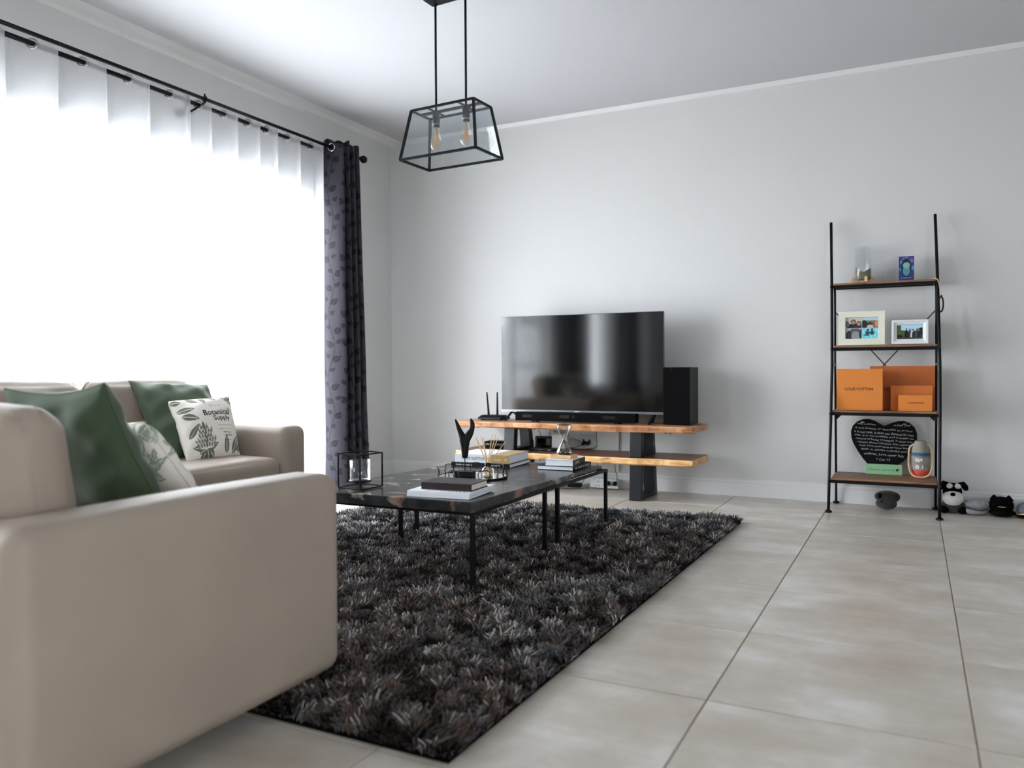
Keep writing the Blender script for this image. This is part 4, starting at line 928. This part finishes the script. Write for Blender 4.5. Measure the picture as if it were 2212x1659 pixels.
obox('medium orange box between the widest and the smallest orange box', 3.705, 3.925, -.206, -.170, .743, mt='orange3')
obox('smallest orange box with tiny lettering in front of the medium one', 3.747, 3.922, -.268, -.225, .688, ('LOUIS VUITTON', 3.838, .644, .078, .008, 'c'))
# picture frames (painted photographs as vertex colours on the print)
def ell(u, v, cx, cy, a, b_): return ((u - cx) / a) ** 2 + ((v - cy) / b_) ** 2 < 1
S = lambda h: np.array(srgb(h))
def photo_collage(u, v):
    c = np.repeat(S('9aa0a4')[None], len(u), 0); u2 = (u * 2) % 1; v2 = (v * 2) % 1; q = [(u < .49) & (v > .51), (u > .51) & (v > .51), (u < .49) & (v < .49), (u > .51) & (v < .49)]
    c[q[0]] = S('b9b6ae'); m_ = q[0]
    for e_, h in (((.50, .05, .42, .42), '24262b'), ((.48, .62, .17, .20), '1b1716'), ((.47, .56, .13, .19), 'a6785f'), ((.82, .08, .30, .42), '2b2c31'), ((.82, .45, .15, .20), '2a1d18'), ((.82, .40, .11, .16), 'b3866c'), ((.1, .4, .13, .3), '5f6468')): c[m_ & ell(u2, v2, *e_)] = S(h)
    m_ = q[1]; c[m_ & (v2 > .7)] = S('a7c7d6'); c[m_ & (v2 <= .7)] = S('6f7a5c')
    for e_, h in (((.15, .3, .18, .45), '2a2a2c'), ((.5, .3, .2, .25), '3c3a38'), ((.75, .2, .15, .35), '8d5a4c'), ((.9, .4, .12, .3), 'b98571'), ((.5, .1, .2, .2), 'b9b4aa')): c[m_ & ell(u2, v2, *e_)] = S(h)
    m_ = q[2]; c[m_] = S('a9abae')
    for e_, h in (((.25, .3, .22, .5), '2f3135'), ((.6, .75, .3, .3), '55585c'), ((.62, .3, .26, .4), '8b8d8f'), ((.95, .4, .1, .5), '1e1f21')): c[m_ & ell(u2, v2, *e_)] = S(h)
    m_ = q[3]; c[m_] = S('6cc9d8'); c[m_ & (np.sin(u2 * 22 + v2 * 9) > .8)] = S('a2e0e8')
    for e_, h in (((.35, .55, .14, .16), '2c4650'), ((.36, .8, .07, .11), '4a3a34'), ((.62, .55, .14, .2), '2c4650'), ((.62, .85, .07, .11), '4a3a34'), ((.3, .35, .2, .08), '35606c')): c[m_ & ell(u2, v2, *e_)] = S(h)
    return c
def photo_group(u, v):
    c = np.repeat(S('a9cfe6')[None], len(u), 0); c[v < .55 + .06 * np.sin(u * 9)] = S('4c5a3a'); c[(u < .16) & (v < .95)] = S('56622f'); c[ell(u, v, .95, .5, .16, .28)] = S('1f2a1e'); c[ell(u, v, .1, .1, .15, .2)] = S('1d1d18')
    for cx, cy, h in ((.37, .3, '17181c'), (.5, .28, '2c2f36'), (.60, .25, 'c9ccd0'), (.66, .22, '2b2a2c'), (.78, .3, '31525f'), (.86, .22, '2c2c2a')):
        c[ell(u, v, cx, cy, .075, .34)] = S(h); c[ell(u, v, cx, cy + .38, .032, .075)] = S('8d6350')
    c[(v < .10)] = S('3a4028'); return c
def pframe(name, label, x0, x1, z0, z1, yb, lean, b_, mf, px0, px1, pz0, pz1, painter, nu=70, nv=46, bev=False):
    t = thing(name, label, 'picture frame', ((x0 + x1) / 2, yb, z0)); h = z1 - z0
    xf = Matrix.Translation((0, yb, z0)) @ Matrix.Rotation(-lean, 4, 'X')
    f = MB()
    def fr(a0, a1, c0, c1, i0, i1, k0, k1, ya, yb2, yi):   # outer rect a/c, inner rect i/k, sloped front
        V = [(a0, ya, c0), (a1, ya, c0), (a1, ya, c1), (a0, ya, c1), (i0, yi, k0), (i1, yi, k0), (i1, yi, k1), (i0, yi, k1), (a0, yb2, c0), (a1, yb2, c0), (a1, yb2, c1), (a0, yb2, c1), (i0, yb2, k0), (i1, yb2, k0), (i1, yb2, k1), (i0, yb2, k1)]
        F = []
        for i in range(4): j = (i + 1) % 4; F += [(i, j, 4 + j, 4 + i), (8 + j, 8 + i, 12 + i, 12 + j), (8 + i, 8 + j, j, i), (12 + j, 12 + i, 4 + i, 4 + j)]
        return V, F
    if bev:
        V, F = fr(x0, x1, 0, h, x0 + .012, x1 - .012, .012, h - .012, -.018, 0, -.018); f.add(V, F, xf)
        V, F = fr(x0 + .012, x1 - .012, .012, h - .012, px0 - .001, px1 + .001, pz0 - z0 - .001, pz1 - z0 + .001, -.014, 0, -.006); f.add(V, F, xf)
    else:
        V, F = fr(x0, x1, 0, h, px0, px1, pz0 - z0, pz1 - z0, -.014, 0, -.012); f.add(V, F, xf)
    f.build('frame', M[mf], t, bevel=.0012)
    B(x0 + .003, x1 - .003, 0, .003, .003, h - .003, xf).build('backing', M['ink'], t)
    U, Vv = np.meshgrid(np.linspace(0, 1, nu), np.linspace(0, 1, nv)); P_ = np.stack([px0 + (px1 - px0) * U.ravel(), np.full(U.size, -.004), pz0 - z0 + (pz1 - pz0) * Vv.ravel()], 1)
    F = [(i * nu + j, i * nu + j + 1, (i + 1) * nu + j + 1, (i + 1) * nu + j) for i in range(nv - 1) for j in range(nu - 1)]
    MB().add(P_, F, xf).build('photograph', M['photo'], t, cols=painter(U.ravel(), Vv.ravel()))
    st = MB().bar(tuple((xf @ Vector(((x0 + x1) / 2, .002, h * .6))).to_3d()), ((x0 + x1) / 2, yb + .05, z0 + .002), .02, .003); st.build('stand', M['ink'], t)
pframe('picture_frame', 'cream picture frame holding four small photographs', 3.4165, 3.6735, .984, 1.188, -.196, math.radians(7), .05, 'cream', 3.4560, 3.6375, 1.022, 1.152, photo_collage, 90, 66)
pframe('picture_frame', 'white moulded picture frame with one group photograph', 3.709, 3.902, .984, 1.128, -.19, math.radians(9), .03, 'whitef', 3.738, 3.872, 1.017, 1.102, photo_group, 80, 52, True)
# hurricane glass
t = thing('hurricane_glass', 'tall clear glass candle vase standing on a small wooden cross base', 'candle holder', (3.547, -.09, 1.367)); cx, cy = 3.547, -.09
f = MB().box(cx - .055, cx + .055, cy - .008, cy + .008, 1.367, 1.377).box(cx - .008, cx + .008, cy - .05, cy + .05, 1.367, 1.3765)
for dx, dy in ((-.0575, 0), (.0575, 0), (.02, -.056), (0, .056)): f.box(cx + dx - .008, cx + dx + .008, cy + dy - .008, cy + dy + .008, 1.3671, 1.400)
f.build('wooden_base', M['lightwood'], t, bevel=.001)
MB().lathe([(.001, 0), (.045, 0), (.049, .005), (.049, .204), (.0475, .204), (.0475, .007), (.001, .005)], (cx, cy, 1.3785), 36).build('glass_cylinder', M['cglass'], t, True)
U = 36; V = []; 
for k in range(U):
    a = 2 * math.pi * k / U; V.append((cx + .0455 * math.cos(a), cy + .0455 * math.sin(a), 1.386))
for k in range(U):
    a = 2 * math.pi * k / U; V.append((cx + .0455 * math.cos(a), cy + .0455 * math.sin(a), 1.386 + .055 + .016 * math.sin(2 * a + .6)))
V.append((cx, cy, 1.43)); MB().add(V, [tuple(range(U))[::-1]] + [(i, (i + 1) % U, U + (i + 1) % U, U + i) for i in range(U)] + [(U + i, U + (i + 1) % U, 2 * U) for i in range(U)]).build('sand_fill', mat('olive_sand', '8a8266', .6), t, True)
# boxed ornament
t = thing('ornament_box', 'small blue and purple printed gift box with a plain teal ornament', 'box', (3.785, -.10, 1.367))
B(3.7445, 3.8265, -.135, -.085, 1.367, 1.508).build('carton', mat('blue_card', '27305c', .4), t, bevel=.001)
def pbox(u, v):
    c = np.repeat(S('25356a')[None], len(u), 0); g = np.clip(v, 0, 1)[:, None]; c = c * (1 - g * .3) + S('5c4a8c') * g * .3
    for cx_, cy_, r__, h in ((.2, .75, .13, '3a93a8'), (.8, .8, .16, '8a5aa0'), (.12, .45, .12, '2f7f9c'), (.88, .5, .14, '3a93a8'), (.5, .93, .12, '6b6fae'), (.3, .9, .08, '8a5aa0')): c[ell(u, v, cx_, cy_, r__, r__ * .6)] = S(h)
    c[ell(u, v, .5, .52, .36, .40)] = S('16303f'); c[ell(u, v, .5, .40, .23, .22)] = S('4f8791'); c[ell(u, v, .5, .62, .23, .13)] = S('7fa3aa')
    c[(np.abs(v - .09) < .02) & (u > .15) & (u < .85) & (np.sin(u * 60) > -.4)] = S('7c86b0'); return c
U, Vv = np.meshgrid(np.linspace(0, 1, 44), np.linspace(0, 1, 70)); nu, nv = 44, 70
MB().add(np.stack([3.7455 + .080 * U.ravel(), np.full(U.size, -.1356), 1.368 + .139 * Vv.ravel()], 1), [(i * nu + j, i * nu + j + 1, (i + 1) * nu + j + 1, (i + 1) * nu + j) for i in range(nv - 1) for j in range(nu - 1)]).build('front_print', M['doll'], t, cols=pbox(U.ravel(), Vv.ravel()))
# chalkboard heart
t = thing('heart_chalkboard', 'black heart-shaped chalkboard covered in white handwriting on the bottom shelf', 'chalkboard', (3.665, -.07, .2))
hp = [(3.668, .258 - .012), (3.74, .258), (3.775, .285), (3.81, .33), (3.835, .375), (3.847, .42), (3.846, .455), (3.832, .49), (3.805, .515), (3.775, .526), (3.745, .524), (3.715, .515), (3.69, .503), (3.668, .493),
      (3.645, .505), (3.615, .524), (3.582, .534), (3.55, .533), (3.515, .518), (3.49, .49), (3.48, .455), (3.482, .42), (3.495, .38), (3.52, .335), (3.55, .29), (3.573, .262)]
n = len(hp); ln = math.radians(5); y_of = lambda z: -.075 + (z - .25) * math.tan(ln)
V = [(x, y_of(z) - .006, z) for x, z in hp] + [(x, y_of(z), z) for x, z in hp]
MB().add(V, [tuple(range(n))[::-1][::-1], tuple(range(n, 2 * n))[::-1]] + [(i + n, (i + 1) % n + n, (i + 1) % n, i) for i in range(n)]).build('board', M['chalkb'], t, bevel=.001)
lines = [('Love is patient love is kind it does not', .502), ('is not jealous or boastful or proud', .472), ('it is not rude. It does not demand its own', .449), ('way. It is not irritable and it keeps no', .427), ('record of being wronged. It does not', .406), ('rejoice about injustice but rejoices', .386), ('truth. Love never gives up never loses', .366), ('faith, is always hopeful and', .345), ('endures. Love never fails', .320), ('1 Cor 13', .290)]
def heart_w(z):
    xs = []
    for i in range(n):
        (x0, z0), (x1, z1) = hp[i], hp[(i + 1) % n]
        if (z0 - z) * (z1 - z) <= 0 and z0 != z1: xs.append(x0 + (x1 - x0) * (z - z0) / (z1 - z0))
    return min(xs), max(xs)
mb = MB()
for s_, z in lines:
    a, b_ = heart_w(z); a2, b2 = heart_w(z - .012); a = max(a, a2) + .018; b_ = min(b_, b2) - .018
    if z > .50: a, b_ = 3.515, 3.62; s_ = 'Love is patient'
    if z < .30: a, b_ = 3.625, 3.70
    tv, tf = text(s_, width=b_ - a, height=.0135, shear=.25, bold=-.004)
    if len(tv):
        tv[:, 1] += .0015 * np.sin(tv[:, 0] * 90 + z * 300) - tv[:, 0] * .05; zz = z + tv[:, 1]
        mb.add(np.stack([(a + b_) / 2 + tv[:, 0], y_of(zz) - .0068, zz], 1), tf)
tv, tf = text('is kind. Love', width=.09, height=.0125, shear=.25); zz = .500 + tv[:, 1]; mb.add(np.stack([3.765 + tv[:, 0], y_of(zz) - .0068, zz], 1), tf)
mb.build('handwriting', M['chalk'], t)
for x, z in ((3.545, .512), (3.778, .506), (3.577, .256), (3.757, .258)): MB().tube(smoothpath([(x - .010, y_of(z) - .008, z - .003), (x - .002, y_of(z) - .011, z + .004), (x + .004, y_of(z) - .011, z - .001), (x + .009, y_of(z) - .008, z + .004)], 4), .0018, 6).build('twine_knot', M['reed'], t, True)
t = thing('green_sign', 'pale green sign with a handwritten line below the chalkboard heart', 'sign', (3.668, -.085, .2)); B(3.566, 3.767, -.092, -.084, .2005, .262).build('plaque', M['gcard'], t, bevel=.001)
tv, tf = text('The best is yet to be ♥', width=.165, height=.017, shear=.35, bold=-.005); MB().add(tv, tf, frame3((3.668, -.0927, .229), (1, 0, 0), (0, 0, 1))).build('lettering', M['inkb'], t)
# painted buoy vase
cx, cy, z0 = 3.864, -.135, .2; t = thing('buoy_ornament', 'grey wooden buoy with blue and red bands, a rope and No 01', 'ornament', (cx, cy, z0))
pr = [(.001, 0), (.045, 0), (.050, .006), (.0515, .04), (.0515, .135), (.048, .165), (.040, .190), (.032, .208), (.030, .214), (.026, .216), (.001, .212)]
pf = [(.001, 0)]; 
for (r0, a), (r1, b_) in zip(pr[:-1], pr[1:]):
    for k in range(1, 7): pf.append((r0 + (r1 - r0) * k / 6, a + (b_ - a) * k / 6))
def vcol(z): return S('c2483f') if z < .042 else (S('2c5a78') if .122 < z < .148 else S('8f8880'))
mb = MB().lathe(pf, (cx, cy, z0 + .0005), 40); V = np.concatenate(mb.v); cols = np.array([vcol(p[2] - z0) for p in V]) * (1 + .12 * np.sin(V[:, 2:3] * 900 + V[:, 0:1] * 40)); mb.build('body', M['vase'], t, True, cols=cols)
rp_ = smoothpath([(cx - .034, cy - .012, z0 + .196), (cx - .056, cy - .014, z0 + .175), (cx - .062, cy - .020, z0 + .12), (cx - .060, cy - .032, z0 + .06), (cx - .045, cy - .048, z0 + .022), (cx - .018, cy - .060, z0 + .008), (cx + .018, cy - .060, z0 + .008), (cx + .045, cy - .048, z0 + .022), (cx + .060, cy - .032, z0 + .06), (cx + .062, cy - .020, z0 + .12), (cx + .056, cy - .014, z0 + .175), (cx + .034, cy - .012, z0 + .196)], 12)
mb = MB()
for k in range(3): 
    pts = []
    for i, p in enumerate(rp_):
        a = i * .55 + k * 2.094; tg = (rp_[min(i + 1, len(rp_) - 1)] - rp_[max(i - 1, 0)]).normalized(); u = tg.cross(Vector((0, 1, 0))).normalized(); q = tg.cross(u); pts.append(p + (u * math.cos(a) + q * math.sin(a)) * .0028)
    mb.tube(pts, .0034, 6)
mb.build('rope', M['rope'], t, True)
mb = MB()
for s_, z, wd, ht in (('N', .105, .020, .024), ('º', .108, .012, .018), ('0 1', .066, .040, .024)):
    tv, tf = text(s_, width=wd, height=ht, bold=.03); x_ = tv[:, 0] + (-.016 if s_ == 'N' else (.004 if s_ == 'º' else -.006)); a = x_ / .0515
    mb.add(np.stack([cx + .0522 * np.sin(a), cy - .0522 * np.cos(a), z0 + z + tv[:, 1]], 1), tf)
mb.build('lettering', M['inkw'], t)

# ------------------------------------------------------------------ soft things on the floor
t = thing('plush_toy', 'dark grey furry plush toy lying under the ladder shelf', 'soft toy', (3.688, -.15, 0))
MB().ball((3.687, -.14, .072), .072, .06, .038, 28, noise=.06).build('body', M['plushg'], t, True); MB().ball((3.682, -.155, .034), .06, .055, .033, 28, noise=.06).build('underside', M['plushg'], t, True)
for x, z in ((3.648, .085), (3.662, .040)): MB().ball((x, -.194, z), .012, .008, .017, 12).build('patch', M['plushb'], t, True)
cx, cy = 4.035, -.12; t = thing('plush_dog', 'black and white plush dog with a round nose sitting beside the shelf', 'soft toy', (cx, cy, 0))
MB().ball((cx, cy + .01, .040), .062, .055, .040, 28, noise=.05).build('body', M['plushg'], t, True)
MB().ball((cx - .004, cy, .125), .050, .045, .050, 28).build('head', M['plushb'], t, True)
MB().ball((cx - .002, cy - .028, .090), .054, .038, .047, 28, noise=.03).build('muzzle', M['plushw'], t, True)
MB().ball((cx - .004, cy - .062, .116), .0135, .009, .011, 16).build('nose', M['plushb'], t, True)
for dx in (-.020, .022): MB().ball((cx + dx, cy - .030, .160), .017, .018, .015, 16).build('eye_patch', M['plushw'], t, True)
for sx in (-1, 1):
    MB().tube([(cx + sx * .030, cy, .165), (cx + sx * .048, cy - .01, .170), (cx + sx * .060, cy - .02, .155), (cx + sx * .066, cy - .025, .138)], [.014, .018, .017, .010], 12).build('ear', M['plushb'], t, True)
    MB().ball((cx + sx * .048, cy - .02, .022), .03, .035, .022, 18).build('paw', M['plushb'], t, True)
cx, cy = 4.150, -.125; t = thing('knitted_cap', 'light grey knitted cap with a peak lying on the floor by the plush dog', 'cap', (cx, cy, 0))
MB().ball((cx + .004, cy, .060), .062, .058, .032, 32, noise=.04).build('crown', M['knit'], t, True); MB().ball((cx - .006, cy - .012, .024), .058, .052, .024, 32, noise=.03).build('peak', M['knit'], t, True)
MB().tube(smoothpath([(cx - .060, cy - .024, .046), (cx - .03, cy - .056, .040), (cx, cy - .066, .036), (cx + .035, cy - .055, .034), (cx + .060, cy - .02, .038)], 6), .0035, 8).build('band', M['plushg'], t, True)
cx, cy = 4.275, -.125; t = thing('eared_hat', 'black soft hat with two cat ears and a thin gilt bar', 'hat', (cx, cy, 0))
MB().ball((cx, cy, .060), .062, .058, .052, 32, noise=.03).build('crown', M['plushb'], t, True); MB().ball((cx + .004, cy - .008, .022), .068, .062, .022, 32, noise=.03).build('brim', M['plushb'], t, True)
for sx in (-1, 1): MB().lathe([(.024, 0), (.016, .016), (.004, .030), (.001, .031)], (cx + sx * .036, cy, .090), 14).build('ear', M['plushb'], t, True)
MB().tube([(cx - .022, cy - .062, .062), (cx, cy - .066, .061), (cx + .020, cy - .063, .062)], [.0012, .003, .0012], 8).build('bar', M['brass'], t, True)
cx, cy = 4.415, -.125; t = thing('visored_cap', 'grey cap with a tan edged brim at the end of the row on the floor', 'cap', (cx, cy, 0))
MB().ball((cx, cy, .045), .068, .06, .048, 28, noise=.03).build('crown', mat('slate_felt', '5c6672', .95), t, True); MB().ball((cx, cy - .012, .012), .075, .062, .012, 28).build('brim', M['plushb'], t, True)
MB().tube(smoothpath([(cx - .066, cy - .030, .020), (cx - .04, cy - .062, .028), (cx, cy - .074, .032), (cx + .05, cy - .05, .028)], 6), .005, 8).build('trim', M['brass'], t, True)

# ------------------------------------------------------------------ pendant lamp
LX, LY = 1.765, -1.99; t = thing('pendant_lamp', 'black framed trapezoid glass pendant lamp with two filament bulbs', 'pendant lamp', (LX, LY, 2.70))
RZ = Matrix.Translation((LX, LY, 0)) @ Matrix.Rotation(math.radians(-3.5), 4, 'Z'); tr = lambda p: tuple((RZ @ Vector(p)).to_3d())
zb, ztp = 1.893, 2.142; bx, by, ux, uy = .224, .123, .185, .080
bc = [(-bx, -by, zb), (bx, -by, zb), (bx, by, zb), (-bx, by, zb)]; tc_ = [(-ux, -uy, ztp), (ux, -uy, ztp), (ux, uy, ztp), (-ux, uy, ztp)]
f = MB()
for i in range(4):
    j = (i + 1) % 4; f.bar(tr(bc[i]), tr(bc[j]), .011, .011); f.bar(tr(tc_[i]), tr(tc_[j]), .010, .010); f.bar(tr(bc[i]), tr(tc_[i]), .011, .011)
f.bar(tr((-ux, 0, ztp)), tr((ux, 0, ztp)), .022, .008)
for x in (-.09, .09): f.bar(tr((x, -uy, ztp)), tr((x, uy, ztp)), .010, .006)
f.build('frame', M['black'], t)
for i in range(4):
    j = (i + 1) % 4; q = [Vector(bc[i]), Vector(bc[j]), Vector(tc_[j]), Vector(tc_[i])]; c_ = sum(q, Vector()) / 4; nn = (q[1] - q[0]).cross(q[3] - q[0]).normalized() * .0015
    V = [tr(p + (c_ - p) * .02 + nn) for p in q] + [tr(p + (c_ - p) * .02 - nn) for p in q]
    MB().add(V, [(0, 1, 2, 3), (7, 6, 5, 4), (0, 4, 5, 1), (1, 5, 6, 2), (2, 6, 7, 3), (3, 7, 4, 0)]).build('glass_pane', M['plateglass'], t)
for x in (-.09, .09):
    MB().tube([tr((x, 0, ztp)), tr((x, 0, 2.677))], .0058, 10).build('rod', M['black'], t, True)
    sk = MB().lathe([(.018, -.075), (.018, -.004), (.008, 0)], tr((x, 0, ztp)), 20).build('socket', M['black'], t, True)
    MB().lathe([(.0186, -.066), (.0186, -.058)], tr((x, 0, ztp)), 20).build('collar', M['silver'], sk, True)
    bz = tr((x, 0, ztp - .078))
    bb = MB().lathe([(.013, 0), (.014, -.01), (.018, -.025), (.027, -.055), (.031, -.078), (.029, -.095), (.019, -.110), (.006, -.117), (.0005, -.118)][::-1], bz, 24).build('bulb', M['bulbg'], t, True)
    fl_ = MB(); 
    for k in range(6):
        a = k * math.pi / 3; p0 = (bz[0] + .004 * math.cos(a), bz[1] + .004 * math.sin(a), bz[2] - .03); p1 = (bz[0] + .014 * math.cos(a + .3), bz[1] + .014 * math.sin(a + .3), bz[2] - .09); fl_.tube([p0, p1], .0011, 5)
    fl_.tube([(bz[0], bz[1], bz[2]), (bz[0], bz[1], bz[2] - .09)], .002, 6); fl_.build('filament', M['fil'], bb)
cb = MB().box(-.115, .115, -.07, .012, 2.677, 2.6995, RZ); cb.build('canopy', M['black'], t, bevel=.002)

# ------------------------------------------------------------------ groups of repeats
GR = {'orange_box': 'orange boxes on the ladder shelf', 'picture_frame': 'picture frames on the ladder shelf', 'magazine': 'white magazines on the coffee table', 'sheer_curtain': 'white sheers at the window',
      'cable': 'black and grey cables around the media bench', 'curtain_rod': 'black curtain rods over the window', 'dark_curtain': 'charcoal patterned curtains', 'green_cushion': 'moss green cushions on the sofas',
      'wall_socket': 'white wall sockets'}
for o in bpy.data.objects:
    if o.parent is None and o.get('category'):
        k = o.name.split('.')[0]
        if k in GR: o['group'] = GR[k]
